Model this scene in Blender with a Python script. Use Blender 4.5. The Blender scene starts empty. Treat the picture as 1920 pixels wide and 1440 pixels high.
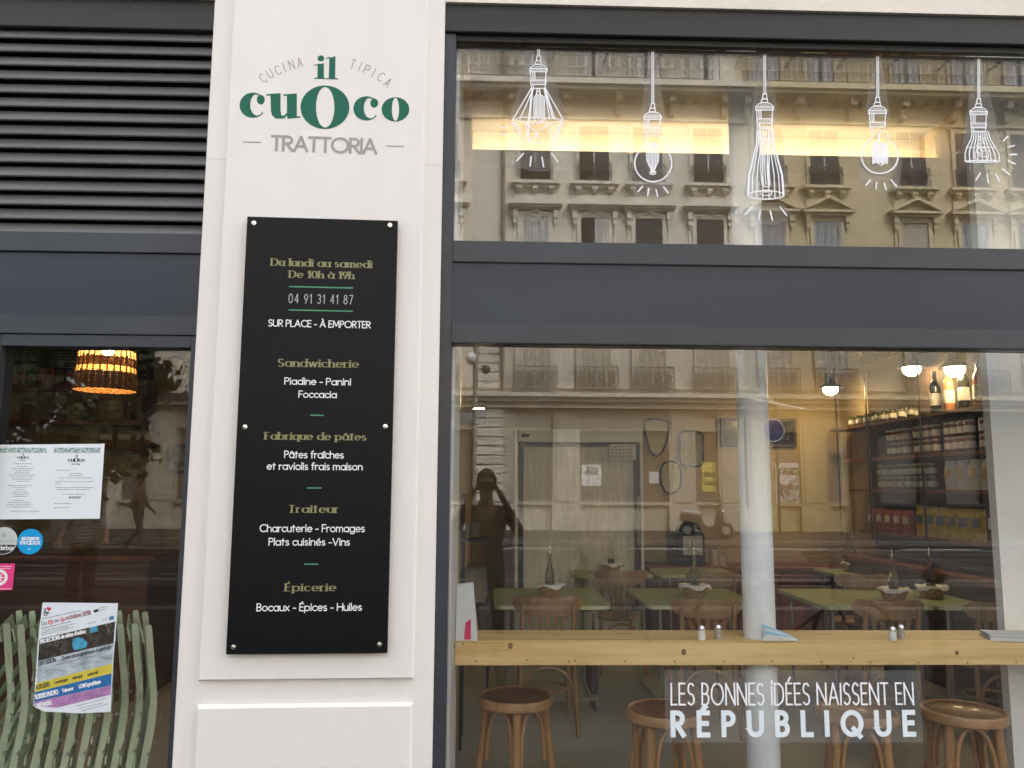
import bpy, bmesh, math, random
from mathutils import Vector, Matrix

R = math.radians
rnd = random.Random(11)
sc = bpy.context.scene
COL = sc.collection

# ---------------------------------------------------------------- camera
F, CX, CY = 1509.0, 960.0, 720.0            # focal length and centre in pixels of the 1920x1440 photograph
CAM = Vector((0.0, -3.4, 1.6))
_dy = Vector((912 - CX, -(911 - CY), -F)).normalized()
_dz = Vector((69.0, 11900.0, -F)).normalized()
_dz = (_dz - _dy * _dz.dot(_dy)).normalized()
_dx = _dy.cross(_dz)
ROT = Matrix((_dx, _dy, _dz))
cam_data = bpy.data.cameras.new('camera')
cam_data.sensor_width = 36.0
cam_data.lens = F / 1920.0 * 36.0
cam_data.clip_start = 0.02
cam_data.clip_end = 1000.0
cam = bpy.data.objects.new('camera', cam_data)
COL.objects.link(cam)
cam.matrix_world = Matrix.Translation(CAM) @ ROT.to_4x4()
sc.camera = cam

# ---------------------------------------------------------------- sky, sun, exposure
SUN_EL, SUN_AZ = R(55), R(38)
world = bpy.data.worlds.new('World')
sc.world = world
world.use_nodes = True
wn = world.node_tree
bg = wn.nodes['Background']
sky = wn.nodes.new('ShaderNodeTexSky')
sky.sky_type = 'NISHITA'
sky.sun_disc = False
sky.sun_elevation = SUN_EL
sky.sun_rotation = SUN_AZ
sky.air_density = 1.0
sky.dust_density = 4.0
sky.ozone_density = 1.0
pale = wn.nodes.new('ShaderNodeHueSaturation')          # thin cloud: most of the blue is gone
pale.inputs['Saturation'].default_value = 0.34
wn.links.new(sky.outputs['Color'], pale.inputs['Color'])
wn.links.new(pale.outputs['Color'], bg.inputs['Color'])
bg.inputs['Strength'].default_value = 0.13
sun_data = bpy.data.lights.new('sun', 'SUN')
sun_data.energy = 1.5
sun_data.angle = R(50)
sun_data.color = (1.0, 0.97, 0.93)
sun = bpy.data.objects.new('sun', sun_data)
COL.objects.link(sun)
sun_dir = Vector((math.sin(SUN_AZ) * math.cos(SUN_EL), math.cos(SUN_AZ) * math.cos(SUN_EL), math.sin(SUN_EL)))
sun.rotation_euler = (-sun_dir).to_track_quat('-Z', 'Y').to_euler()
sc.view_settings.view_transform = 'Standard'
sc.view_settings.look = 'None'
sc.view_settings.exposure = 2.68
sc.view_settings.gamma = 1.0
sc.cycles.use_denoising = True
sc.cycles.max_bounces = 10
sc.cycles.transparent_max_bounces = 24
sc.cycles.glossy_bounces = 5
sc.cycles.sample_clamp_indirect = 6.0
sc.cycles.caustics_reflective = False
sc.cycles.caustics_refractive = False

# ---------------------------------------------------------------- pixel rays
def ray(px, py):
    return ROT @ Vector((px - CX, CY - py, -F))

def at_y(px, py, y=0.0):
    d = ray(px, py)
    return CAM + d * ((y - CAM.y) / d.y)

def at_z(px, py, z=0.0):
    d = ray(px, py)
    return CAM + d * ((z - CAM.z) / d.z)

def at_x(px, py, x):
    d = ray(px, py)
    return CAM + d * ((x - CAM.x) / d.x)

YB = -26.6                                   # face of the houses across the street
def mir(px, py, dist=26.6):
    """A place in the street whose mirror image in the glass (plane y = 0) is seen at this pixel."""
    p = at_y(px, py, dist)
    return Vector((p.x, -p.y, p.z))

# ---------------------------------------------------------------- materials
def M(name, col, rough=0.6, var=0.0, scale=6.0, bump=0.0, bscale=60.0, metal=0.0, spec=0.5, stretch=None,
      coat=0.0, col2=None, detail=5.0, trans=0.0, sheen=0.0, lo=0.35, hi=0.65, ior=1.45):
    m = bpy.data.materials.new(name)
    m.use_nodes = True
    nt = m.node_tree
    b = nt.nodes['Principled BSDF']
    b.inputs['Roughness'].default_value = rough
    b.inputs['Metallic'].default_value = metal
    b.inputs['Specular IOR Level'].default_value = spec
    b.inputs['Coat Weight'].default_value = coat
    b.inputs['Transmission Weight'].default_value = trans
    b.inputs['IOR'].default_value = ior
    b.inputs['Base Color'].default_value = (*col, 1)
    if var or col2 or bump:
        tc = nt.nodes.new('ShaderNodeTexCoord')
        mp = nt.nodes.new('ShaderNodeMapping')
        if stretch:
            mp.inputs['Scale'].default_value = stretch
        nt.links.new(tc.outputs['Object'], mp.inputs['Vector'])
    if var or col2:
        n = nt.nodes.new('ShaderNodeTexNoise')
        n.inputs['Scale'].default_value = scale
        n.inputs['Detail'].default_value = detail
        n.inputs['Roughness'].default_value = 0.6
        nt.links.new(mp.outputs['Vector'], n.inputs['Vector'])
        rp = nt.nodes.new('ShaderNodeValToRGB')
        e = rp.color_ramp.elements
        e[0].position, e[1].position = lo, hi
        if col2:
            e[0].color, e[1].color = (*col, 1), (*col2, 1)
        else:
            e[0].color = (*[c * (1 - var) for c in col], 1)
            e[1].color = (*[min(1, c * (1 + var)) for c in col], 1)
        nt.links.new(n.outputs['Fac'], rp.inputs['Fac'])
        nt.links.new(rp.outputs['Color'], b.inputs['Base Color'])
    if bump:
        n2 = nt.nodes.new('ShaderNodeTexNoise')
        n2.inputs['Scale'].default_value = bscale
        n2.inputs['Detail'].default_value = 4
        nt.links.new(mp.outputs['Vector'], n2.inputs['Vector'])
        bp = nt.nodes.new('ShaderNodeBump')
        bp.inputs['Strength'].default_value = bump
        bp.inputs['Distance'].default_value = 0.01
        nt.links.new(n2.outputs['Fac'], bp.inputs['Height'])
        nt.links.new(bp.outputs['Normal'], b.inputs['Normal'])
    return m

def glow(name, col, strength):
    m = bpy.data.materials.new(name)
    m.use_nodes = True
    b = m.node_tree.nodes['Principled BSDF']
    b.inputs['Base Color'].default_value = (*col, 1)
    b.inputs['Emission Color'].default_value = (*col, 1)
    b.inputs['Emission Strength'].default_value = strength
    return m

def pane_mat(name, refl, tint=(0.93, 0.95, 0.93), blend=0.12, haze=0.0):
    """Coated shop glass: part mirror, part clear, a little more mirror at grazing angles; haze = dust on it."""
    m = bpy.data.materials.new(name)
    m.use_nodes = True
    nt = m.node_tree
    nt.nodes.remove(nt.nodes['Principled BSDF'])
    out = nt.nodes['Material Output']
    tr = nt.nodes.new('ShaderNodeBsdfTransparent')
    tr.inputs['Color'].default_value = (*tint, 1)
    gl = nt.nodes.new('ShaderNodeBsdfGlossy')
    gl.inputs['Color'].default_value = (1, 1, 1, 1)
    gl.inputs['Roughness'].default_value = 0.0
    lw = nt.nodes.new('ShaderNodeLayerWeight')
    lw.inputs['Blend'].default_value = blend
    mr = nt.nodes.new('ShaderNodeMapRange')
    mr.inputs['To Min'].default_value = refl
    mr.inputs['To Max'].default_value = 1.0
    nt.links.new(lw.outputs['Fresnel'], mr.inputs['Value'])
    mx = nt.nodes.new('ShaderNodeMixShader')
    nt.links.new(mr.outputs['Result'], mx.inputs['Fac'])
    nt.links.new(tr.outputs['BSDF'], mx.inputs[1])
    nt.links.new(gl.outputs['BSDF'], mx.inputs[2])
    res = mx
    if haze:
        df = nt.nodes.new('ShaderNodeBsdfDiffuse')
        df.inputs['Color'].default_value = (0.8, 0.8, 0.78, 1)
        m2 = nt.nodes.new('ShaderNodeMixShader')
        m2.inputs['Fac'].default_value = haze
        nt.links.new(mx.outputs['Shader'], m2.inputs[1])
        nt.links.new(df.outputs['BSDF'], m2.inputs[2])
        res = m2
    nt.links.new(res.outputs['Shader'], out.inputs['Surface'])
    return m

def film_mat(name, col, dens):
    m = bpy.data.materials.new(name)
    m.use_nodes = True
    nt = m.node_tree
    b = nt.nodes['Principled BSDF']
    b.inputs['Base Color'].default_value = (*col, 1)
    b.inputs['Roughness'].default_value = 0.5
    b.inputs['Alpha'].default_value = dens
    return m

# ---------------------------------------------------------------- mesh builder
class MB:
    def __init__(self):
        self.v, self.f, self.mi = [], [], []
        self.k = 0                           # current material index
    def face(self, ids):
        self.f.append(tuple(ids)); self.mi.append(self.k)
    def add(self, pts, faces):
        o = len(self.v)
        self.v += [Vector(p) for p in pts]
        for f in faces:
            self.face([o + i for i in f])
        return o
    def box(self, x0, x1, y0, y1, z0, z1):
        self.add([(x, y, z) for z in (z0, z1) for y in (y0, y1) for x in (x0, x1)],
                 [(0, 2, 3, 1), (4, 5, 7, 6), (0, 1, 5, 4), (2, 6, 7, 3), (0, 4, 6, 2), (1, 3, 7, 5)])
    def obox(self, c, ax, ay, az):
        c, ax, ay, az = Vector(c), Vector(ax), Vector(ay), Vector(az)
        self.add([c + ax * i + ay * j + az * k for k in (-1, 1) for j in (-1, 1) for i in (-1, 1)],
                 [(0, 2, 3, 1), (4, 5, 7, 6), (0, 1, 5, 4), (2, 6, 7, 3), (0, 4, 6, 2), (1, 3, 7, 5)])
    def bar(self, a, b, w, t, up=(0, 0, 1)):
        """A straight bar from a to b, w wide across up, t thick along up."""
        a, b = Vector(a), Vector(b)
        d = (b - a)
        s = d.cross(Vector(up)).normalized()
        u = s.cross(d).normalized()
        self.obox((a + b) / 2, d / 2, s * w / 2, u * t / 2)
    def tube(self, pts, r, n=8, closed=False, cap=True, flat=None):
        pts = [Vector(p) for p in pts]
        m = len(pts)
        rs = r if isinstance(r, (list, tuple)) else [r] * m
        o = len(self.v)
        prev = None
        for i, p in enumerate(pts):
            if closed:
                t = pts[(i + 1) % m] - pts[i - 1]
            else:
                t = pts[min(i + 1, m - 1)] - pts[max(i - 1, 0)]
            if t.length < 1e-9:
                t = Vector((0, 0, 1))
            t.normalize()
            if prev is None:
                a = Vector((0, 0, 1)) if abs(t.z) < 0.9 else Vector((1, 0, 0))
                nrm = (a - t * a.dot(t)).normalized()
            else:
                nrm = prev - t * prev.dot(t)
                nrm = nrm.normalized() if nrm.length > 1e-6 else t.orthogonal().normalized()
            prev = nrm
            bn = t.cross(nrm)
            for k in range(n):
                a = 2 * math.pi * k / n
                self.v.append(p + (nrm * math.cos(a) + bn * math.sin(a) * (flat or 1)) * rs[i])
        segs = m if closed else m - 1
        for i in range(segs):
            j = (i + 1) % m
            for k in range(n):
                l = (k + 1) % n
                self.face([o + i * n + k, o + i * n + l, o + j * n + l, o + j * n + k])
        if cap and not closed:
            self.face([o + k for k in reversed(range(n))])
            self.face([o + (m - 1) * n + k for k in range(n)])
    def lathe(self, prof, c=(0, 0, 0), n=20, sx=1.0, sy=1.0):
        c = Vector(c)
        o = len(self.v)
        for r, z in prof:
            for k in range(n):
                a = 2 * math.pi * k / n
                self.v.append(c + Vector((r * math.cos(a) * sx, r * math.sin(a) * sy, z)))
        for i in range(len(prof) - 1):
            for k in range(n):
                l = (k + 1) % n
                self.face([o + i * n + k, o + i * n + l, o + (i + 1) * n + l, o + (i + 1) * n + k])
        if prof[0][0] > 1e-6:
            self.face([o + k for k in reversed(range(n))])
        if prof[-1][0] > 1e-6:
            self.face([o + (len(prof) - 1) * n + k for k in range(n)])
    def prism(self, poly, W, d0, d1):
        """A 2-D outline lifted by W(u, v, depth) between two depths."""
        n = len(poly)
        o = len(self.v)
        self.v += [W(u, v, d1) for u, v in poly] + [W(u, v, d0) for u, v in poly]
        self.face([o + i for i in range(n)])
        self.face([o + n + i for i in reversed(range(n))])
        for i in range(n):
            j = (i + 1) % n
            self.face([o + i, o + n + i, o + n + j, o + j])
    def strip(self, A, B, W, d):
        """A flat band between two 2-D curves with as many points each."""
        o = len(self.v)
        n = len(A)
        self.v += [W(u, v, d) for u, v in A] + [W(u, v, d) for u, v in B]
        for i in range(n - 1):
            self.face([o + i, o + i + 1, o + n + i + 1, o + n + i])
    def disc(self, c, r, W, d, n=20, ry=None):
        o = len(self.v)
        self.v += [W(c[0] + r * math.cos(2 * math.pi * k / n), c[1] + (ry or r) * math.sin(2 * math.pi * k / n), d) for k in range(n)]
        self.face([o + k for k in range(n)])
    def sphere(self, c, r, n=12, sx=1, sy=1, sz=1):
        c = Vector(c)
        prof = [(max(1e-4, math.sin(math.pi * i / n)), -math.cos(math.pi * i / n)) for i in range(n + 1)]
        o = len(self.v)
        m = n + 4
        for a, z in prof:
            for k in range(m):
                t = 2 * math.pi * k / m
                self.v.append(c + Vector((a * math.cos(t) * r * sx, a * math.sin(t) * r * sy, z * r * sz)))
        for i in range(n):
            for k in range(m):
                l = (k + 1) % m
                self.face([o + i * m + k, o + i * m + l, o + (i + 1) * m + l, o + (i + 1) * m + k])
    def build(self, name, mats, parent=None, bevel=0.0, smooth=False, seg=2, world=False, loc=None):
        me = bpy.data.meshes.new(name)
        vs = self.v
        if world and parent is not None:
            vs = [v - parent.location for v in vs]
        if loc is not None:
            vs = [v - Vector(loc) for v in vs]
        me.from_pydata([tuple(v) for v in vs], [], self.f)
        mats = mats if isinstance(mats, (list, tuple)) else [mats]
        for m in mats:
            me.materials.append(m)
        for p, k in zip(me.polygons, self.mi):
            p.material_index = k
        bm = bmesh.new()
        bm.from_mesh(me)
        bmesh.ops.recalc_face_normals(bm, faces=bm.faces)
        if bevel:
            es = [e for e in bm.edges if len(e.link_faces) == 2 and e.calc_face_angle(0) > R(30)]
            bmesh.ops.bevel(bm, geom=es, offset=bevel, segments=seg, affect='EDGES', clamp_overlap=True)
        bm.to_mesh(me)
        bm.free()
        if smooth:
            for p in me.polygons:
                p.use_smooth = True
            me.set_sharp_from_angle(angle=R(38))
        o = bpy.data.objects.new(name, me)
        COL.objects.link(o)
        if loc is not None:
            o.location = loc
        if parent is not None:
            o.parent = parent
        return o

def tag(o, label=None, cat=None, group=None, kind=None):
    if label: o['label'] = label
    if cat: o['category'] = cat
    if group: o['group'] = group
    if kind: o['kind'] = kind
    return o

def thing(name, label, cat, loc=(0, 0, 0), rz=0.0, group=None):
    o = bpy.data.objects.new(name, None)
    o.empty_display_size = 0.05
    COL.objects.link(o)
    o.location = loc
    o.rotation_euler = (0, 0, rz)
    return tag(o, label, cat, group)

KIDS = {}
def dup(root, loc, rz=0.0, label=None, group=None, scale=None):
    """A copy of a thing with copies of its parts and sub-parts."""
    if root.name not in KIDS:
        KIDS[root.name] = [(c, [g for g in COL.objects if g.parent == c]) for c in COL.objects if c.parent == root]
    r = root.copy()
    COL.objects.link(r)
    r.location = loc
    r.rotation_euler = (0, 0, rz)
    if scale: r.scale = scale
    if label: r['label'] = label
    if group: r['group'] = group
    for ch, gs in KIDS[root.name]:
        c = ch.copy()
        COL.objects.link(c)
        c.parent = r
        for g in gs:
            d = g.copy()
            COL.objects.link(d)
            d.parent = c
    return r

def copy_part(ch, parent, loc):
    """One more of a part, under the same thing."""
    gs = [g for g in COL.objects if g.parent == ch]
    c = ch.copy()
    COL.objects.link(c)
    c.parent = parent
    c.location = loc
    for g in gs:
        d = g.copy()
        COL.objects.link(d)
        d.parent = c
    return c

def part_empty(name, parent, loc=(0, 0, 0)):
    o = bpy.data.objects.new(name, None)
    o.empty_display_size = 0.05
    COL.objects.link(o)
    o.parent = parent
    o.location = loc
    return o

# ---------------------------------------------------------------- pen lettering
def arc(cx, cy, rx, ry, a0, a1, n=10):
    return [(cx + rx * math.cos(R(a0 + (a1 - a0) * i / n)), cy + ry * math.sin(R(a0 + (a1 - a0) * i / n))) for i in range(n + 1)]

X = 0.66
def _bowl(cx, r=0.31):
    return arc(cx, X / 2, r, X / 2, 0, 360, 18)
G = {
 'A': (.78, [[(0, 0), (.39, 1)], [(.39, 1), (.78, 0)], [(.14, .33), (.64, .33)]]),
 'B': (.54, [[(0, 0), (0, 1)], [(0, 1)] + arc(.24, .76, .25, .24, 90, -90) + [(0, .52)], [(.2, .52)] + arc(.26, .26, .28, .26, 90, -90) + [(0, 0)]]),
 'C': (.82, [arc(.5, .5, .48, .5, 45, 315, 16)]),
 'D': (.74, [[(0, 0), (0, 1)], [(0, 1)] + arc(.24, .5, .5, .5, 90, -90, 14) + [(0, 0)]]),
 'E': (.48, [[(0, 0), (0, 1)], [(0, 1), (.48, 1)], [(0, .52), (.42, .52)], [(0, 0), (.48, 0)]]),
 'F': (.46, [[(0, 0), (0, 1)], [(0, 1), (.46, 1)], [(0, .5), (.4, .5)]]),
 'G': (.9, [arc(.5, .5, .48, .5, 45, 360, 18) + [(.6, .5)]]),
 'H': (.7, [[(0, 0), (0, 1)], [(.7, 0), (.7, 1)], [(0, .52), (.7, .52)]]),
 'I': (.02, [[(.01, 0), (.01, 1)]]),
 'J': (.3, [[(.3, 1), (.3, .2)] + arc(.12, .2, .18, .2, 0, -120)]),
 'L': (.44, [[(0, 1), (0, 0)], [(0, 0), (.44, 0)]]),
 'M': (.9, [[(0, 0), (.1, 1)], [(.1, 1), (.45, .2)], [(.45, .2), (.8, 1)], [(.8, 1), (.9, 0)]]),
 'N': (.74, [[(0, 0), (0, 1)], [(0, 1), (.74, 0)], [(.74, 0), (.74, 1)]]),
 'O': (1.0, [arc(.5, .5, .5, .5, 90, 450, 26)]),
 'P': (.52, [[(0, 0), (0, 1)], [(0, 1)] + arc(.24, .74, .28, .26, 90, -90) + [(0, .48)]]),
 'Q': (1.0, [arc(.5, .5, .5, .5, 90, 450, 26), [(.58, .26), (.92, -.08)]]),
 'R': (.56, [[(0, 0), (0, 1)], [(0, 1)] + arc(.24, .74, .28, .26, 90, -90) + [(0, .48)], [(.2, .48), (.56, 0)]]),
 'S': (.52, [arc(.27, .75, .24, .25, 35, 270, 12) + arc(.26, .25, .26, .25, 90, -145, 12)[1:]]),
 'T': (.58, [[(0, 1), (.58, 1)], [(.29, 1), (.29, 0)]]),
 'U': (.68, [[(0, 1), (0, .32)] + arc(.34, .32, .34, .32, 180, 360, 14) + [(.68, 1)]]),
 'V': (.74, [[(0, 1), (.37, 0)], [(.37, 0), (.74, 1)]]),
 'X': (.66, [[(0, 0), (.66, 1)], [(0, 1), (.66, 0)]]),
 'Y': (.66, [[(0, 1), (.33, .48)], [(.66, 1), (.33, .48)], [(.33, .48), (.33, 0)]]),
 'a': (.62, [_bowl(.31), [(.62, X), (.62, 0)]]),
 'b': (.62, [_bowl(.31), [(0, 1.02), (0, 0)]]),
 'c': (.5, [arc(.31, X / 2, .31, X / 2, 48, 312, 14)]),
 'd': (.62, [_bowl(.31), [(.62, 1.02), (.62, 0)]]),
 'e': (.6, [[(0.02, .35), (.6, .35)] + arc(.31, X / 2, .3, X / 2, 5, 315, 16)]),
 'f': (.34, [arc(.28, .86, .16, .16, 70, 180, 6) + [(.12, 0)], [(0, X), (.32, X)]]),
 'g': (.62, [_bowl(.31), [(.62, X), (.62, -.04)] + arc(.32, -.04, .3, .24, 0, -150)]),
 'h': (.52, [[(0, 1.02), (0, 0)], [(0, .36)] + arc(.26, .4, .26, .26, 160, 0, 8) + [(.52, 0)]]),
 'i': (.06, [[(.03, X), (.03, 0)], [(.03, .86), (.03, .96)]]),
 'j': (.1, [[(.07, X), (.07, -.2)], [(.07, .86), (.07, .96)]]),
 'k': (.48, [[(0, 1.02), (0, 0)], [(0, .24), (.44, X)], [(.16, .40), (.48, 0)]]),
 'K': (.6, [[(0, 1), (0, 0)], [(0, .4), (.56, 1)], [(.18, .58), (.6, 0)]]),
 'l': (.04, [[(.02, 1.02), (.02, 0)]]),
 'm': (.86, [[(0, X), (0, 0)], [(0, .36)] + arc(.21, .43, .21, .23, 160, 0, 7) + [(.42, 0)], [(.42, .36)] + arc(.64, .43, .21, .23, 160, 0, 7) + [(.85, 0)]]),
 'n': (.52, [[(0, X), (0, 0)], [(0, .36)] + arc(.26, .4, .26, .26, 160, 0, 8) + [(.52, 0)]]),
 'o': (.62, [_bowl(.31)]),
 'p': (.62, [_bowl(.31), [(0, X), (0, -.28)]]),
 'q': (.62, [_bowl(.31), [(.62, X), (.62, -.28)]]),
 'r': (.32, [[(0, X), (0, 0)], [(0, .36)] + arc(.24, .38, .24, .27, 170, 70, 6)]),
 's': (.4, [arc(.2, .495, .17, .165, 40, 270, 9) + arc(.2, .165, .19, .165, 90, -145, 9)[1:]]),
 't': (.34, [[(.14, .9), (.14, .0)], [(0, X), (.34, X)]]),
 'u': (.52, [[(0, X), (0, .26)] + arc(.26, .26, .26, .26, 180, 350, 8), [(.52, X), (.52, 0)]]),
 'v': (.54, [[(0, X), (.27, 0)], [(.27, 0), (.54, X)]]),
 'w': (.84, [[(0, X), (.22, 0)], [(.22, 0), (.42, X)], [(.42, X), (.62, 0)], [(.62, 0), (.84, X)]]),
 'x': (.5, [[(0, 0), (.5, X)], [(0, X), (.5, 0)]]),
 'y': (.54, [[(0, X), (.27, 0)], [(.54, X), (.18, -.28)]]),
 'z': (.46, [[(0, X), (.46, X)], [(.46, X), (0, 0)], [(0, 0), (.46, 0)]]),
 '0': (.6, [arc(.3, .5, .3, .5, 90, 450, 20)]),
 '1': (.24, [[(0, .8), (.2, 1)], [(.2, 1), (.2, 0)]]),
 '2': (.52, [arc(.26, .73, .26, .27, 165, -25, 10) + [(0, 0)], [(0, 0), (.52, 0)]]),
 '3': (.52, [arc(.25, .75, .23, .25, 150, -90, 10), arc(.25, .25, .26, .25, 90, -150, 10)]),
 '4': (.56, [[(.42, 1), (0, .3)], [(0, .3), (.56, .3)], [(.42, 1), (.42, 0)]]),
 '5': (.5, [[(.46, 1), (.08, 1)], [(.08, 1), (.05, .56)] + arc(.24, .32, .26, .32, 110, -140, 12)]),
 '6': (.54, [arc(.27, .3, .27, .3, 90, 450, 16), [(.01, .34), (.32, 1)]]),
 '7': (.5, [[(0, 1), (.5, 1)], [(.5, 1), (.14, 0)]]),
 '8': (.54, [arc(.27, .76, .22, .24, 90, 450, 14), arc(.27, .26, .27, .26, 90, 450, 16)]),
 '9': (.54, [arc(.27, .7, .27, .3, 90, 450, 16), [(.53, .66), (.22, 0)]]),
 '-': (.32, [[(0, .36), (.32, .36)]]),
 '.': (.06, [[(.03, 0), (.03, .1)]]),
 "'": (.06, [[(.03, .8), (.03, 1)]]),
 '\u20ac': (.62, [arc(.36, .5, .34, .5, 50, 310, 14), [(-.04, .58), (.5, .58)], [(-.04, .42), (.46, .42)]]),
}
ACC = {'\u00c9': ('E', 'acute', 1.1), '\u00c0': ('A', 'grave', 1.1), '\u00e9': ('e', 'acute', .78), '\u00e2': ('a', 'circ', .78),
       '\u00ee': ('\u0131', 'circ', .78), '\u00e0': ('a', 'grave', .78)}
G['\u0131'] = (.06, [[(.03, X), (.03, 0)]])
for ch, (base, kind, y0) in ACC.items():
    w, st = G[base]
    c = w / 2
    extra = {'acute': [[(c - .06, y0), (c + .12, y0 + .18)]], 'grave': [[(c + .06, y0), (c - .12, y0 + .18)]],
             'circ': [[(c - .18, y0), (c, y0 + .16)], [(c, y0 + .16), (c + .18, y0)]]}[kind]
    G[ch] = (w, list(st) + extra)

def text_strokes(s, gap=.2, space=.36):
    """Pen strokes of a line of writing in cap-height units, and its width."""
    x, out = 0.0, []
    for ch in s:
        if ch == ' ':
            x += space
            continue
        w, st = G[ch]
        for k in st:
            out.append([(px + x, py) for px, py in k])
        x += w + gap
    return out, x - gap

def ribbon(mb, pts, W, d, nib, ends=0.0):
    """A pen stroke through 2-D points; nib = (width across, width along) as of a broad pen."""
    n = len(pts)
    closed = n > 3 and math.hypot(pts[0][0] - pts[-1][0], pts[0][1] - pts[-1][1]) < 1e-6
    A, B = [], []
    for i in range(n):
        p = pts[i]
        a = pts[i - 1] if i > 0 else (pts[-2] if closed else None)
        b = pts[i + 1] if i < n - 1 else (pts[1] if closed else None)
        t1 = (p[0] - a[0], p[1] - a[1]) if a else None
        t2 = (b[0] - p[0], b[1] - p[1]) if b else None
        def unit(t):
            l = math.hypot(*t) or 1e-9
            return (t[0] / l, t[1] / l)
        if t1 and t2:
            u1, u2 = unit(t1), unit(t2)
            t = unit((u1[0] + u2[0] or 1e-9, u1[1] + u2[1]))
            c = max(.55, t[0] * u1[0] + t[1] * u1[1])
        else:
            t = unit(t1 or t2)
            c = 1.0
        nx, ny = -t[1], t[0]
        hw = .5 * math.hypot(nib[0] * nx, nib[1] * ny) / c
        q = p
        if ends and not closed:
            if i == 0: q = (p[0] - t[0] * ends, p[1] - t[1] * ends)
            if i == n - 1: q = (p[0] + t[0] * ends, p[1] + t[1] * ends)
        A.append((q[0] + nx * hw, q[1] + ny * hw))
        B.append((q[0] - nx * hw, q[1] - ny * hw))
    mb.strip(A, B, W, d)

def write(mb, s, W, cx, base, width, cap, nib, d, gap=.2, space=.36, serif=False, slope=0.0, rot=0.0, jitter=0.0):
    """Write a line centred on cx, its baseline at base (2-D metres); width None keeps the natural width."""
    st, tw = text_strokes(s, gap, space)
    sx = (width / tw) if width else cap
    cr, sr = math.cos(rot), math.sin(rot)
    k = 0
    def put(p):
        x, y = (p[0] - tw / 2) * sx, p[1] * cap
        y += x * slope
        return (cx + x * cr - y * sr, base + x * sr + y * cr)
    for pts in st:
        if jitter:
            pts = [(a + rnd.uniform(-jitter, jitter), b + rnd.uniform(-jitter, jitter)) for a, b in pts]
        ribbon(mb, [put(p) for p in pts], W, d + k * 4e-5, nib, ends=min(nib) * .45)
        k = (k + 1) % 8
        if serif:
            for a, b in ((pts[0], pts[1]), (pts[-1], pts[-2])):
                if abs(a[0] - b[0]) < .02 and abs(a[1] - b[1]) > .12:
                    y = a[1]
                    h = nib[0] / sx * 1.0
                    ribbon(mb, [put((a[0] - h, y)), put((a[0] + h, y))], W, d + (k + 9) * 4e-5, (nib[1] * 1.2, nib[1] * 1.2))

def convex(pts):
    pts = sorted(set(pts))
    def half(ps):
        h = []
        for p in ps:
            while len(h) > 1 and (h[-1][0] - h[-2][0]) * (p[1] - h[-2][1]) - (h[-1][1] - h[-2][1]) * (p[0] - h[-2][0]) <= 0:
                h.pop()
            h.append(p)
        return h
    a, b = half(pts), half(pts[::-1])
    return a[:-1] + b[:-1]
# ================================================================ materials of the shop front
STONE = M('cream_stone', (.785, .74, .70), .75, .018, 2.2, bump=.06, bscale=90, stretch=(2.2, 2.2, .55))
STONE_W = M('cream_stone_wall', (.72, .65, .57), .8, .06, 2.0, bump=.15, bscale=60)
ANTHRA = M('anthracite_paint', (.038, .043, .052), .42, .10, 2.5, bump=.02, bscale=150, stretch=(1, 1, 3))
ANTHRA2 = M('anthracite_sheet', (.022, .029, .046), .38, .14, 1.6, bump=.02, bscale=40, stretch=(.5, 1, 2))
ANTHRA_SHADE = M('shaded_rail_paint', (.018, .016, .0145), .5, .1, 3.0)  # anthracite darkened for the shade under the stone soffit
LOUV = M('louvre_paint', (.115, .111, .109), .45, .15, 4.0, stretch=(.3, 1, 4))
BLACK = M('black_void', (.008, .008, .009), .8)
GLASS = pane_mat('coated_shop_glass', .038, tint=(.985, .99, .985), haze=.004)
GLASS_T = pane_mat('coated_top_glass', .058, tint=(.98, .985, .98), haze=.006)
GLASS_D = pane_mat('plain_shop_glass', .026, tint=(.96, .965, .96), haze=.003)
WHITE_P = M('white_wall_paint', (.84, .86, .87), .6, .03, 2.0, bump=.05, bscale=30)
CREAM_P = M('cream_wall_paint', (.42, .33, .20), .7, .07, 1.5, bump=.06, bscale=30)
PLASTER = M('old_plaster', (.42, .33, .18), .85, .28, 3.0, bump=.3, bscale=18)
CEIL_P = M('ceiling_paint', (.66, .62, .54), .8, .03, 2.0)
TERRAZZO = M('terrazzo', (.34, .335, .29), .45, .35, 130.0, col2=(.62, .61, .54), detail=2.0, lo=.42, hi=.6)
CHROME = M('polished_steel', (.75, .75, .76), .18, metal=1.0)
STEEL = M('brushed_steel', (.55, .55, .56), .35, metal=1.0)

# ================================================================ ground of the street
PAVE = M('pavement_slabs', (.048, .047, .045), .8, .15, 4.0, bump=.2, bscale=60, spec=.04)
ROADM = M('asphalt', (.030, .031, .032), .85, .2, 30.0, bump=.25, bscale=200, spec=.04)
KERB = M('kerb_granite', (.13, .126, .12), .7, .12, 20.0, spec=.04)
TRAMM = M('tram_slabs', (.045, .044, .042), .8, .22, 1.2, bump=.15, bscale=40, stretch=(.5, 3, 1), spec=.04)
EARTH = M('earth_ground', (.10, .095, .085), .9, .2, .4, spec=.04)
RAILM = M('rail_steel', (.32, .31, .30), .35, metal=1.0)

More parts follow.
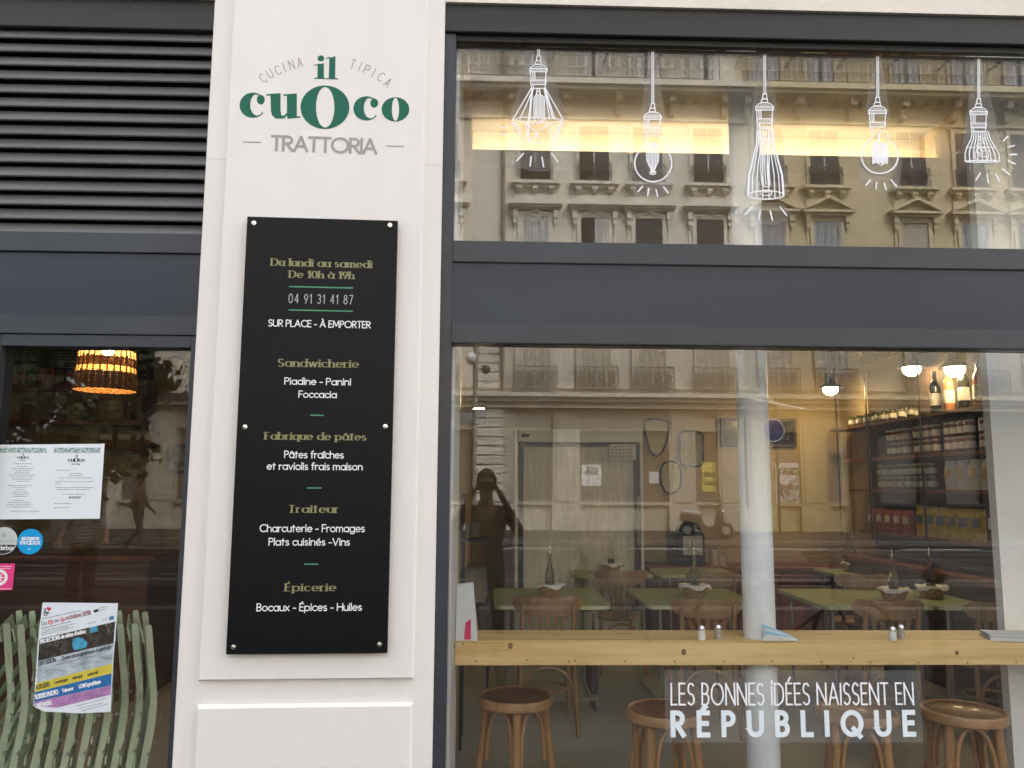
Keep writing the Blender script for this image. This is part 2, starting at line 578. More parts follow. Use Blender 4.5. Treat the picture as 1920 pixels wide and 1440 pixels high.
g = MB(); g.box(-300, 300, -300, 300, -.6, -.165); tag(g.build('ground', EARTH), kind='structure')
g = MB(); g.box(-60, 60, -7.5, -.02, -.16, -.02)
tag(g.build('pavement', PAVE), kind='structure')
g = MB(); g.box(-60, 60, -11.0, -7.8, -.16, -.14); g.box(-60, 60, -21.2, -18.2, -.16, -.14)
tag(g.build('road', ROADM), kind='structure')
g = MB(); g.box(-60, 60, -17.9, -11.3, -.16, -.06)
tag(g.build('tramway', TRAMM), kind='structure')
g = MB()
for a, b, z in ((-7.8, -7.5, -.015), (-11.3, -11.0, -.04), (-18.2, -17.9, -.04), (-21.5, -21.2, -.015)):
    g.box(-60, 60, a, b, -.16, z)
tag(g.build('kerb', KERB), kind='structure')
g = MB(); g.box(-60, 60, -26.5, -21.5, -.16, -.02)
tag(g.build('pavement', PAVE), kind='structure')
g = MB()
for y in (-12.1, -13.55, -15.5, -16.95):
    g.box(-60, 60, y - .035, y + .035, -.1, -.052)
    g.box(-60, 60, y + .07, y + .095, -.1, -.054)
tag(g.build('tram_rail', RAILM), kind='structure')
WLINE = M('road_paint', (.7, .7, .68), .7, .1, 8.0)
g = MB()
for x in range(-40, 41, 4):

    g.box(x, x + 2.2, -19.8, -19.68, -.14, -.136)
tag(g.build('road_line', WLINE), kind='structure')

# ================================================================ pillar between the windows
PHI = R(2.2)
PU_ = Vector((math.cos(PHI), math.sin(PHI), 0))
PN_ = Vector((math.sin(PHI), -math.cos(PHI), 0))         # towards the street
P0 = Vector((-.65, -.10, 0))
def PW(u, v, d):
    return P0 + PU_ * u + PN_ * d + Vector((0, 0, v))
def PU(px, py, d=0.0):
    """Pixel to (u, z) on the pillar's face, d metres in front of it."""
    o = P0 + PN_ * d
    r = ray(px, py)
    t = (o - CAM).dot(PN_) / r.dot(PN_)
    p = CAM + r * t - o
    return p.dot(PU_), p.z

uL = sum(PU(*p)[0] for p in ((401, 20), (362, 720), (323, 1420))) / 3
uR = sum(PU(*p)[0] for p in ((831, 20), (823, 720), (814, 1420))) / 3
pl = thing('stone_pillar', 'cream stone pillar with raised panels between the two shop windows', 'pillar', (-.65, -.1, 0))
zt = 3.95
b = MB(); b.prism([(uL, 0), (uR, 0), (uR, zt), (uL, zt)], PW, -.55, 0.0)
b.build('shaft', STONE, pl, world=True, bevel=.006)
def raised(poly, d, ins, name):
    m = MB()
    cu, cv = sum(p[0] for p in poly) / 4, sum(p[1] for p in poly) / 4
    inner = [(u + ins * (1 if u < cu else -1), v + ins * (1 if v < cv else -1)) for u, v in poly]
    o = len(m.v)
    m.v += [PW(u, v, -.01) for u, v in poly] + [PW(u, v, d) for u, v in inner]
    m.face([4, 5, 6, 7])
    for i in range(4):
        j = (i + 1) % 4
        m.face([i, j, 4 + j, 4 + i])
    return m.build(name, STONE, pl, world=True)
a0, a1 = PU(370, 1281)[0], PU(778, 1271)[0]
zb = (PU(370, 1281)[1] + PU(778, 1271)[1]) / 2
raised([(a0, zb), (a1, zb), (a1, zt - .004), (a0, zt - .004)], .020, .012, 'raised_panel')
zp = (PU(367, 1319)[1] + PU(775, 1313)[1]) / 2
raised([(a0, .02), (a1, .02), (a1, zp), (a0, zp)], .020, .016, 'raised_panel')
b = MB()                                               # fine masonry joints on the margins
for (x0, y0, x1, y1) in ((388, 297, 424, 298), (793, 309, 829, 309.5)):
    p, q = PU(x0, y0), PU(x1, y1)
    b.prism([(p[0], p[1] - .0015), (q[0], p[1] - .0015), (q[0], p[1] + .0015), (p[0], p[1] + .0015)], PW, -.004, .0008)
b.build('masonry_joint', M('joint_stone', (.68, .63, .58), .9), pl, world=True)

# masonry above the windows and at both ends of the shop front
zs = at_y(960, 7, -.075).z
wall = thing('stone_building', 'cream stone upper wall of the trattoria building above the windows', 'building', (0, 0, zs))
b = MB(); b.box(-7, 7.5, -.075, .45, zs + .002, 26.5); b.build('upper_wall', STONE_W, wall, world=True)
b = MB(); b.box(-7, 7.5, .45, 8.5, 5.3, 26.4); b.build('upper_floor', STONE_W, wall, world=True)
for x0, x1 in ((-7, -3.35), (3.75, 7.5)):
    b = MB(); b.box(x0, x1, -.1, .45, 0, zs); b.build('pier', STONE_W, wall, world=True)

# ================================================================ louvred vent over the left window
FY = -.045                                               # front plane of the metalwork
uLx = at_y(362, 720, -.1).x
xa = -3.35
def zf(px, py, y=FY):
    return at_y(px, py, y).z
xe = PW(uL, 0, 0).x + .015
lv = thing('louvre_vent', 'dark grey metal louvre vent over the window beside the stone pillar', 'vent', (-2.2, 0, zf(200, 440)))
zl0, zl1 = zf(200, 438), zf(200, 52)
b = MB(); b.box(xa, xe, FY, .12, zl1, zs); b.build('top_rail', ANTHRA_SHADE, lv, world=True, bevel=.003)
b = MB()
n = 15
pit = (zl1 - zl0) / (n - .2)
for i in range(n):
    z = zl0 + .012 + i * pit
    o = len(b.v)
    # a steep blade with a small drip lip at its lower edge
    prof = [(-.034, z - .014), (-.038, z - .010), (-.038, z - .005), (-.036, z + .0), (-.008, z + .040), (.0, z + .044), (-.028, z - .002), (-.030, z - .014)]
    for x in (xa + .01, xe):
        b.v += [Vector((x, y, zz)) for y, zz in prof]
    m = len(prof)
    for k in range(m):
        l = (k + 1) % m
        b.face([o + k, o + l, o + m + l, o + m + k])
b.build('slats', LOUV, lv, world=True, smooth=False)
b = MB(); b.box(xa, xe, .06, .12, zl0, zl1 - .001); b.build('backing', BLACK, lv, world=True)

# ================================================================ left window
z0, z1, z2, z3 = zf(200, 437), zf(200, 474), zf(200, 592), zf(200, 628)
zg = zf(200, 650)
lw = thing('shop_window', 'narrow shop window with menu sheets and stickers, dark grey metal frame', 'window', (-1.7, 0, 0))
b = MB(); b.box(xa, xe, FY - .008, .06, z1 + .002, z0); b.build('transom_rail', ANTHRA, lw, world=True, bevel=.002)
b = MB(); b.box(xa, xe, FY + .006, .055, z2 + .001, z1); b.build('spandrel_panel', ANTHRA2, lw, world=True)
b = MB(); b.box(xa, xe, FY - .008, .06, z3 + .002, z2 - .001); b.build('transom_rail', ANTHRA, lw, world=True, bevel=.002)
gx0, gx1 = at_y(8, 900, -.01).x, at_y(342, 900, -.01).x
gx1 = sum(at_y(*p, -.02).x for p in ((355, 655), (327, 1400))) / 2
gx0 = sum(at_y(*p, -.02).x for p in ((8, 655),)) / 1 - .0
b = MB()
b.box(gx1, xe, FY, .06, .0, z3); b.box(gx0 - .07, gx0, FY, .06, .0, z3); b.box(xa, xa + .06, FY, .06, 0, z3)
b.box(gx0, gx1, FY, .06, zg, z3 - .001); b.box(gx0, gx1, FY, .06, 0, .12)
b.box(xa + .06, gx0 - .07, FY, .06, zg, z3 - .001); b.box(xa + .06, gx0 - .07, FY, .06, 0, .12)
b.build('frame', ANTHRA, lw, world=True, bevel=.002)
b = MB(); b.box(gx0, gx1, -.004, .004, .12, zg); b.build('glass_pane', GLASS_D, lw, world=True)
b = MB(); b.box(xa + .06, gx0 - .07, -.004, .004, .12, zg); b.build('glass_pane', GLASS_D, lw, world=True)

# ================================================================ right window
xb = PW(uR, 0, 0).x - .02
rx0 = sum(at_y(*p, -.02).x for p in ((853, 100), (849, 460), (846, 660), (840, 1420))) / 4
xr = 3.75
zt0, zt1 = zf(855, 79, -.02), zf(860, 455, -.02)
za, zbn, zc = zf(860, 492), zf(860, 606), zf(860, 643)
zmid = zf(860, 488)
rw = thing('shop_window', 'wide shop window with white bulb drawings above and slogan below, dark grey metal frame', 'window', (1.4, 0, 0))
b = MB(); b.box(xb, xr, FY - .015, .06, zt0 + .028, zs); b.build('top_rail', ANTHRA_SHADE, rw, world=True, bevel=.003)
b = MB(); b.box(rx0, xr, FY + .012, .06, zt0, zt0 + .026); b.build('top_bead', M('dark_bead', (.012, .012, .013), .5), rw, world=True)
b = MB(); b.box(rx0, xr, FY - .008, .06, za + .001, zt1); b.build('transom_rail', ANTHRA, rw, world=True, bevel=.003)
b = MB(); b.box(rx0, xr, FY + .004, .055, zbn + .001, za); b.build('spandrel_panel', ANTHRA2, rw, world=True)
b = MB(); b.box(rx0, xr, FY - .008, .06, zc, zbn - .001); b.build('transom_rail', ANTHRA, rw, world=True, bevel=.003)
b = MB(); b.box(xb, rx0 - .0005, FY, .06, 0, zt0 + .027); b.box(xr - .06, xr - .001, FY + .02, .05, .14, zt1); b.box(rx0, xr, FY, .06, 0, .14)
b.build('frame', ANTHRA, rw, world=True, bevel=.003)
b = MB(); b.box(rx0, xr - .002, -.004, .004, zt1 + .001, zt0 - .001); b.build('glass_pane', GLASS_T, rw, world=True)
b = MB(); b.box(rx0, xr - .062, -.004, .004, .141, zc - .001); b.build('glass_pane', GLASS, rw, world=True)
ZC = zc

# ================================================================ rooms behind the glass
XL, XR, YBK = -.16, 4.1, 5.8
b = MB(); b.box(-5.4, 6.5, .065, 9.0, -.3, .0); tag(b.build('floor', TERRAZZO), kind='structure')
b = MB(); b.box(XL - .2, 6.5, .45, 8.5, 4.9, 5.15); tag(b.build('ceiling', M('unlit_ceiling_paint', (.30, .285, .26), .9)), kind='structure')  # ceiling colour darkened so the cove's glow barely shows on it
b = MB(); b.box(-5.4, XL - .2, .45, 8.5, 3.7, 3.9); tag(b.build('ceiling', CEIL_P), kind='structure')
def wall_thing(name, label, mat, *bx):
    m = MB()
    m.box(*bx)
    return tag(m.build(name, mat), label, 'wall')
wall_thing('interior_wall', 'cream dividing wall with black spotlight at the side of the dining room', CREAM_P, XL - .2, XL, .75, YBK, 0, 4.9)
wall_thing('wall_return', 'narrow white wall return just behind the glass next to the stone pillar', WHITE_P, XL - .2, XL + .02, .062, .75, 0, 4.9)
wall_thing('interior_wall', 'cream back wall of the dining room with three mirrors', CREAM_P, XL - .2, 6.4, YBK, YBK + .2, 0, 4.9)
wall_thing('interior_wall', 'cream side wall behind the grocery shelves', CREAM_P, XR, XR + .2, .801, YBK, 0, 4.9)
xw = sum(at_y(*p, .80).x for p in ((1799, 110), (1853, 900), (1884, 1400))) / 3
wall_thing('partition_wall', 'plain white partition wall standing at the end of the wooden counter', WHITE_P, xw, 6.4, .74, .80, 0, 4.9)
wall_thing('interior_wall', 'stained plaster wall behind the wicker lamp', PLASTER, -5.4, XL - .2, 4.4, 4.6, 0, 3.7)
wall_thing('interior_wall', 'plaster side wall of the takeaway room hidden behind the pillar', PLASTER, -.72, XL - .201, .75, 4.4, 0, 3.7)
wall_thing('interior_wall', 'far plaster side wall of the takeaway room', PLASTER, -5.6, -5.4, .0, 4.4, 0, 3.7)

# white steel column standing through the counter
cx_ = [at_y(p, q, .50).x for p, q in ((1392.5, 908), (1450.5, 908))]
colx, colr = sum(cx_) / 2, (cx_[1] - cx_[0]) / 2
b = MB(); b.lathe([(colr, 0.0), (colr, 4.9)], (colx, .548, 0), 40)
tag(b.build('white_column', M('white_gloss_paint', (.84, .87, .90), .35, .02, 3.0, bump=.03, bscale=20), smooth=True),
    'smooth white round column rising through the wooden counter', 'column')

# lit cove below the ceiling
cv = thing('cove_light', 'warm lit cove across the ceiling at the back of the dining room', 'cove light', (2, 3.7, 4.3))
zc0, zc1, zc2 = at_y(1300, 322, 3.5).z, at_y(1300, 287, 3.5).z, at_y(1300, 221, 3.75).z
b = MB(); b.box(XL + .002, XR - .002, 3.5, 3.56, zc0, zc1); b.build('fascia', CEIL_P, cv, world=True, bevel=.004)
b = MB(); b.box(XL + .002, XR - .002, 3.561, YBK - .002, zc0 + .002, zc0 + .05); b.build('soffit', CEIL_P, cv, world=True)
b = MB(); b.box(XL + .002, XR - .002, 3.80, 3.86, zc0 + .052, 4.899); b.build('recess_back', CEIL_P, cv, world=True)
b = MB(); b.box(XL + .002, XR - .002, 3.5, 3.53, at_y(1300, 221, 3.5).z, 4.898); b.build('ceiling_band', M('unlit_band_paint', (.16, .15, .13), .9), cv, world=True)  # band colour darkened to stand for the unlit ceiling above the cove
b = MB(); b.box(XL + .05, XR - .05, 3.562, 3.590, zc0 + .055, zc0 + .085); b.build('light_strip', glow('warm_led', (1.0, .78, .46), 7.0), cv, world=True)
# ================================================================ houses across the street (seen mirrored in the glass)
B_STONE = M('limestone_facade', (.66, .61, .52), .85, .10, .8, bump=.1, bscale=12)
B_TRIM = M('limestone_trim', (.68, .63, .54), .85, .10, 2.0)
B_DARK = M('weathered_stone', (.27, .235, .18), .9, .2, 3.0)
Y_STONE = M('ochre_facade', (.56, .47, .30), .85, .08, .8, bump=.1, bscale=12)
Y_TRIM = M('ochre_trim', (.58, .50, .33), .85, .08, 2.0)
IRON = M('wrought_iron', (.05, .048, .044), .6)
SHUT_W = M('white_shutter_paint', (.62, .62, .60), .6, .06, 6.0)
SHUT_G = M('grey_shutter_paint', (.38, .40, .42), .6, .06, 6.0)
SHUT_B = M('beige_shutter_paint', (.60, .56, .46), .6, .06, 6.0)
PANE_D = M('dark_window_pane', (.025, .025, .028), .08, spec=.6)
CURT = M('curtain_cloth', (.40, .36, .30), .8, .3, 14.0, stretch=(6, 1, .3))
ROLL = M('roller_shutter', (.15, .14, .125), .6, .08, 2.0)

def BX(px): return mir(px, 600).x
def BZ(py, px=1300): return mir(px, py).z
Zg0 = BZ(752); Zc = BZ(740)
BD = -YB                                       # distance of the facade

def win_frame(w, h, stone):
    m = MB()
    m.box(-w / 2 - .16, -w / 2, 0, .07, -.02, h + .16)
    m.box(w / 2, w / 2 + .16, 0, .07, -.02, h + .16)
    m.box(-w / 2, w / 2, 0, .07, h, h + .16)
    return m

def shutters(w, h, opening=0):
    """Closed louvred leaves; opening 1 leaves one half open, 2 none."""
    m = MB()
    if opening == 2:
        return None
    n = 4
    for k in range(n):
        if opening == 1 and k < 2:
            continue
        x0 = -w / 2 + k * w / n + .012
        x1 = x0 + w / n - .024
        m.box(x0, x0 + .05, .01, .055, .02, h - .02)
        m.box(x1 - .05, x1, .01, .055, .02, h - .02)
        for z in (.02, h * .48, h - .12):
            m.box(x0 + .05, x1 - .05, .01, .05, z, z + .1)
        z = .14
        while z < h - .14:
            if not (h * .48 - .03 < z < h * .48 + .1):
                m.add([(x0 + .05, .045, z), (x1 - .05, .045, z), (x1 - .05, .015, z + .05), (x0 + .05, .015, z + .05)], [(0, 1, 2, 3)])
            z += .062
    return m

def railing(w, h, dep=.35):
    m = MB()
    m.box(-w / 2, w / 2, dep - .02, dep + .02, h - .04, h)
    m.box(-w / 2, w / 2, dep - .015, dep + .015, .05, .08)
    m.box(-w / 2, w / 2, dep - .012, dep + .012, h - .22, h - .195)
    n = max(5, int(w / .17))
    for i in range(n + 1):
        x = -w / 2 + w * i / n
        m.box(x - .007, x + .007, dep - .007, dep + .007, .08, h - .04)
    nr = max(2, int(w / .38))
    for i in range(nr):
        x = -w / 2 + w * (i + .5) / nr
        for zc, r in ((h * .32, .15), (h * .62, .12), (h * .62, .06), (h * .32, .07)):
            pts = [(x + r * math.cos(2 * math.pi * k / 12), dep, zc + r * 1.15 * math.sin(2 * math.pi * k / 12)) for k in range(12)]
            m.tube(pts, .014, 4, closed=True)
    for x in (-w / 2, w / 2):
        m.box(x - .015, x + .015, 0, dep, h - .035, h - .005)
        m.box(x - .015, x + .015, dep - .015, dep + .015, 0, h)
    return m

def bracket(m, x, z, w=.2, d=.26, h=.5):
    m.box(x - w / 2, x + w / 2, 0, d, z + h * .55, z + h)
    m.box(x - w / 2 + .02, x + w / 2 - .02, 0, d * .7, z + h * .2, z + h * .55)
    m.box(x - w / 2 + .05, x + w / 2 - .05, 0, d * .4, z, z + h * .2)

Z1, Z2, Z3, Z4 = BZ(742), BZ(520), BZ(347), BZ(172)
H2 = BZ(412) - Z2
def make_house(name, label, cols, x0, x1, stone, trim, ped, shut, rnd_seed):
    rr = random.Random(rnd_seed)
    house = thing(name, label, 'building', (0, YB, 0))
    # everything is built facing +y in the house's own frame
    m = MB(); m.box(x0, x1, -8, 0, Zg0 - .3, 20.5); m.box(x0, x1, -8, -.45, -.15, Zg0 - .3)
    m.build('wall', stone, house)
    m = MB()
    for z, h, d in ((Zc - .32, .16, .25), (Zc - .16, .16, .42), (Zc - .55, .10, .08)):
        m.box(x0, x1, 0, d, z, z + h - .002)
    m.box(x0, x1, .002, .10, BZ(727) - .08, BZ(727))
    m.build('cornice', trim, house)
    m = MB()
    m.box(x0, x1, 0, .95, Z4 - .22, Z4); m.box(x0, x1, 0, .8, Z4 - .36, Z4 - .221)
    m.build('balcony_slab', trim, house)
    big, small = MB(), MB()
    big.box(-.13, .13, .0, .62, -.70, -.362); big.box(-.10, .10, .0, .34, -1.15, -.701)
    small.box(-.09, .09, .0, .42, -.56, -.362)
    shade_stone = M('shaded_corbel_stone', (.33, .29, .22), .9, .2, 3.0)  # trim stone with the shade under the balcony slab put into its colour
    big, small = big.build('corbel', shade_stone, house), small.build('modillion', shade_stone, house)
    x = x0 + .3
    k = 0
    while x < x1 - .2:
        o = small if k % 4 else big
        if k < 2:
            o.location = (x, 0, Z4)
        else:
            copy_part(o, house, (x, 0, Z4))
        x += .52; k += 1
    m = MB(); m.box(x0, x1, 0, .12, Z4 - 1.32, Z4 - 1.2); m.box(x0, x1, 0, .6, 19.2, 19.7); m.box(x0, x1, 0, .8, 19.7, 20.0)
    m.build('string_course', trim, house)
    xx = x0 + 1.0
    rl = None
    while xx < x1 - .9:
        if rl is None:
            rl = railing(2.0, 1.12, .9).build('balcony_railing', IRON, house, loc=(0, 0, 0)); rl.location = (xx, 0, Z4)
        else:
            copy_part(rl, house, (xx, 0, Z4))
        xx += 2.06
    # pieces shared by every window column
    f1 = win_frame(1.15, 2.7, trim).build('window', trim, house)
    s1 = shutters(1.15, 2.7).build('shutter', SHUT_B if not ped else SHUT_B, f1)
    r1 = railing(1.62, 1.05, .30).build('balcony_railing', IRON, house)
    f4 = win_frame(1.1, 2.5, trim).build('window', trim, house)
    mm = MB(); mm.box(-.55, .55, -.002, .02, 0, 2.5); mm.build('pane', PANE_D, f4)
    s4 = MB()
    for sx in (-1, 1):
        s4.box(sx * .3 - .22, sx * .3 + .22, .021, .04, .05, 2.45)
    s4.build('shutter', SHUT_W if not ped else SHUT_G, f4)
    f3 = win_frame(1.15, 2.3, trim).build('window', trim, house)
    mm = MB(); mm.box(-.575, .575, -.002, .02, 0, 2.3); mm.build('pane', PANE_D, f3)
    mm = MB()
    mm.box(-.02, .02, .021, .05, 0, 2.3); mm.box(-.575, .575, .021, .045, 1.5, 1.54)
    mm.build('sash_bar', SHUT_W, f3)
    r3 = railing(1.3, .78, .16).build('balcony_railing', IRON, house)
    sl = MB()
    sl.box(-.95, .95, 0, .30, -.12, 0); sl.box(-.85, .85, 0, .2, -.2, -.121)
    for bx in (-.62, 0, .62):
        bracket(sl, bx, -.44, .22, .22, .24)
    sl.box(-.8, .8, 0, .05, -.82, -.5)
    sill3 = sl.build('window_sill', trim, house)
    hd = MB()
    if ped:
        hd.box(-1.02, 1.02, 0, .34, .30, .40); hd.box(-.9, .9, 0, .22, .2, .299)
        for sx in (-1, 1):
            hd.add([(sx * 1.08, 0, .40), (0, 0, .98), (0, 0, .84), (sx * .90, 0, .40), (sx * 1.08, .36, .40), (0, .36, .98), (0, .36, .84), (sx * .90, .36, .40)],
                   [(0, 1, 2, 3), (4, 5, 6, 7), (0, 1, 5, 4), (1, 2, 6, 5), (2, 3, 7, 6), (3, 0, 4, 7)])
        hd.add([(-.9, .08, .40), (.9, .08, .40), (0, .08, .86)], [(0, 1, 2)])
    else:
        hd.box(-1.04, 1.04, 0, .38, .42, .52); hd.box(-.98, .98, 0, .3, .34, .419); hd.box(-.94, .94, 0, .18, .27, .339)
    for sx in (-.78, .78):
        bracket(hd, sx, -.42, .18, .2, .66)
        hd.box(sx - .05, sx + .05, .0, .04, -1.6, -.42)
    head = hd.build('window_head', trim, house)
    cg = MB()                                    # carved garland over the window: a heap of scrolls
    for i in range(22):
        t = (i + .5) / 22 * 2 - 1
        cg.sphere((t * .5, .07, .10 + .10 * (1 - abs(t)) * rr.uniform(.5, 1.6)), rr.uniform(.04, .08), 5, sy=.8)
    for sx in (-1, 1):
        cg.tube([(sx * (.12 + .11 * q), .08, .08 + .09 * math.sin(q * 2.4)) for q in range(5)], [.05, .045, .04, .035, .02], 6)
    cg.sphere((0, .10, .24), .11, 6)
    garl = cg.build('carved_garland', trim, house)
    frames2 = {}
    first = True
    for i, (px, kind) in enumerate(cols):
        xc = px if isinstance(px, float) else BX(px)
        key = kind
        if key not in frames2:
            f2 = win_frame(1.05, H2, trim).build('window', trim, house)
            mm = MB(); mm.box(-.525, .525, -.002, .012, 0, H2); mm.build('pane', CURT if kind == 'c' else PANE_D, f2)
            sh = shutters(1.05, H2, {'s': 0, 'h': 1, 'o': 2, 'c': 2}[kind])
            if sh: sh.build('shutter', SHUT_W if not ped else SHUT_G, f2)
            if kind in 'o':
                mm = MB(); mm.box(-.5, .5, .013, .05, .12, .2); mm.build('sash_bar', SHUT_W, f2)
            frames2[key] = f2
            f2.location = (xc, 0, Z2)
        else:
            copy_part(frames2[key], house, (xc, 0, Z2))
        locs = ((f1, Z1 + .02), (r1, Z1), (f4, Z4), (f3, Z3), (r3, Z3), (sill3, Z3), (head, Z2 + H2), (garl, Z2 + H2 + .02))
        for o, z in locs:
            if first:
                o.location = (xc, 0, z)
            else:
                copy_part(o, house, (xc, 0, z))
        first = False
    return house

xsplit = BX(1393)
left_cols = [(BX(1003) - 2.28 * k - 1.3, 's' if k % 2 else 'o') for k in range(1, 5)]
mainh = make_house('apartment_building', 'long beige limestone apartment building with flat window heads across the street', left_cols + [(1003, 's'), (1116, 'h'), (1219, 'o'), (1335, 'o')],
           -14.0, xsplit, B_STONE, B_TRIM, False, SHUT_W, 3)
right_cols = [(1452, 's'), (1558, 's'), (1725, 'c'), (1838, 's'), (1945, 'o')] + [(BX(1945) + 2.3 * k, 's') for k in range(1, 4)]
yel = make_house('apartment_building', 'ochre apartment building with triangular window pediments across the street', right_cols, xsplit, 29.0, Y_STONE, Y_TRIM, True, SHUT_G, 5)

# ---- ground floor of both: pilasters, fascia boards, shop openings and a plinth
def ground_floor(house, x0, x1, pil, stone, trim):
    m = MB()
    zt, zf0, zw, zp = Zg0 - .32, BZ(808), BZ(942), .6
    xs = [x0] + sorted(pil) + [x1]
    pw = .5
    for px in pil:
        m.box(px - pw, px + pw, -.45, -.16, -.02, zt)
        m.box(px - pw - .05, px + pw + .05, -.16, -.08, -.02, .9)
        m.box(px - pw + .12, px + pw - .12, -.16, -.12, zw, zt - .3)
    m.build('pilaster', trim, house)
    bays = list(zip(xs[:-1], xs[1:]))
    m = MB()
    for a, b in bays:
        m.box(a + pw, b - pw, -.45, -.26, zf0, zt - .002)
    m.build('shop_fascia', stone, house)
    m = MB()
    for a, b in bays:
        m.box(a + pw, b - pw, -.45, -.24, -.02, zw)
        m.box(a + pw, b - pw, -.24, -.14, zw - .12, zw)
    m.build('plinth', trim, house)
    m = MB()
    for a, b in bays:
        z = zw + .002
        m.box(a + pw + .08, b - pw - .08, -.449, -.40, zw, zf0)
        while z < zf0 - .05:
            m.box(a + pw + .08, b - pw - .08, -.40, -.385, z, z + .07)
            z += .09
    m.build('roller_shutter', ROLL, house)
G_STONE = M('ground_floor_stone', (.47, .43, .35), .85, .12, 1.2)  # ground-floor tones: facade stone darkened for shading low on the houses
G_OCHRE = M('ground_floor_ochre', (.38, .30, .16), .85, .12, 1.2)
G_DARK = M('dark_shopfront_paint', (.035, .030, .024), .5, .2, 2.0)
ground_floor(mainh, -14.0, xsplit, [-12.0, -9.2, -6.0, BX(945), BX(1062), BX(1276), BX(1393) - .55], G_STONE, G_STONE)
ground_floor(yel, xsplit, BX(1600), [BX(1420), BX(1518)], G_OCHRE, G_OCHRE)
ground_floor(yel, BX(1600), 29.0, [BX(1615), BX(1735), BX(1850), BX(1960), 24.0, 26.5], G_DARK, G_DARK)

# banded rustication strip and a drain pipe at the end of the beige house
m = MB()
xa_, xb_ = BX(893), BX(944)
z = 0.0
while z < BZ(660):
    m.box(xa_, xb_, .001 if z > 4.6 else -.445, .06 if z > 4.6 else -.02, z, z + .30)
    z += .345
m.build('rusticated_quoin', B_TRIM, mainh)
m = MB(); m.tube([(BX(943), .12, Zc), (BX(942), .12, 19.2)], .07, 8); m.build('drain_pipe', B_DARK, mainh)

# ---- notices in the empty shop windows
PAPER = M('paper_white', (.72, .73, .72), .7)
PAPER_Y = M('paper_yellow', (.72, .62, .16), .7)
INK = M('black_ink', (.02, .02, .022), .7)
INK_R = M('red_ink', (.55, .06, .07), .7)
def BW(y):
    # text across the street faces us, so it reads correctly on its own side and mirrored in the glass
    return lambda u, v, d: Vector((-u, YB + y + d, v))
def notice(name, label, px0, py0, px1, py1, mat, lines, yy=-.36):
    t = thing(name, label, 'notice', ((BX(px0) + BX(px1)) / 2, YB + yy, BZ(py1)))
    m = MB(); m.box(BX(px0), BX(px1), YB + yy - .02, YB + yy, BZ(py1), BZ(py0)); m.build('sheet', mat, t, world=True)
    m = MB()
    for s, cx, by, w, h, nib in lines:
        write(m, s, BW(yy + .004), -BX(cx), BZ(by), abs(BX(cx + w / 2) - BX(cx - w / 2)), abs(BZ(by - h) - BZ(by)), (nib, nib), 0)
    if lines: m.build('lettering', INK, t, world=True)
    return t
notice('rental_notice', 'yellow and white to-let notice in a window across the street', 1314, 866, 1358, 922, PAPER_Y,
       [('A LOUER', 1336, 893, 34, 7, .035), ('0491 627 622', 1336, 909, 36, 6, .03)])
notice('rental_notice', 'small white to-let notice in a shuttered bay across the street', 1091, 872, 1128, 912, PAPER,
       [('LOCAL', 1110, 882, 20, 5, .03), ('A LOUER', 1110, 890, 24, 5, .03)])
notice('notice_sheet', 'small white sheet on a grey shutter across the street', 1216, 885, 1234, 907, PAPER, [])
nb = notice('painted_board', 'white board with black graffiti scrawls across the street', 1448, 866, 1504, 944, M('board_white', (.55, .56, .55), .7, .1, 2.0),
            [('AGRAY', 1477, 888, 46, 12, .07)], yy=-.30)
m = MB()
for k in range(7):
    x0, z0 = rnd.uniform(BX(1462), BX(1494)), rnd.uniform(BZ(938), BZ(900))
    pts = [(-(x0 + rnd.uniform(-.3, .3)), z0 + rnd.uniform(-.25, .3)) for _ in range(6)]
    ribbon(m, pts, BW(-.296), k * 4e-4 + .001, (.05, .05))
m.build('scrawl', INK, nb, world=True)

# ================================================================ trees at the kerb across the tramway
BARK = M('plane_bark', (.16, .14, .11), .9, .3, 3.0)
LEAF = M('plane_leaves', (.05, .065, .022), .7, .5, 1.2)
def leaf_crown(m, c, rx, ry, rz, n, size, rr):
    cl = [(Vector((rr.gauss(0, .5) * rx, rr.gauss(0, .5) * ry, rr.gauss(0, .5) * rz)) + Vector(c), rr.uniform(.4, 1.0)) for _ in range(46)]
    for _ in range(n):
        k, s = rr.choice(cl)
        p = k + Vector((rr.gauss(0, .35), rr.gauss(0, .35), rr.gauss(0, .3))) * s
        a = Vector((rr.uniform(-1, 1), rr.uniform(-1, 1), rr.uniform(-.6, .6))).normalized()
        b_ = a.orthogonal().normalized()
        b_ = (Matrix.Rotation(rr.uniform(0, 6.28), 3, a) @ b_)
        w = size * rr.uniform(.6, 1.3)
        m.add([p - a * w, p + b_ * w * .7, p + a * w, p - b_ * w * .7], [(0, 1, 2, 3)])
def tree(loc, label, seed, h=9.0):
    rr = random.Random(seed)
    t = thing('street_tree', label, 'tree', loc, group='trees along the tramway')
    m = MB()
    m.tube([(0, 0, -.1), (.05, .02, 1.2), (.0, .06, 2.4), (.1, 0, 3.6), (.05, .1, h * .7)], [.24, .2, .17, .14, .05], 10)
    for k in range(7):
        a = k * .9 + rr.uniform(0, .6)
        z0 = 2.2 + k * .35
        m.tube([(.04, .03, z0), (math.cos(a) * 1.0, math.sin(a) * 1.0, z0 + .9), (math.cos(a) * 2.0, math.sin(a) * 2.0, z0 + 1.5)], [.09, .06, .02], 6)
    m.build('trunk', BARK, t, smooth=True)
    m = MB()
    leaf_crown(m, (0, 0, h * .60), 3.0, 2.6, 2.9, 9000, .14, rr)
    m.build('crown', LEAF, t)
tree((-8.6, -14.6, -.06), 'leafy plane tree by the tram rails with the broadest crown', 1, 7.2)
tree((-11.6, -12.4, -.06), 'leafy plane tree standing nearer the kerb', 2, 7.0)
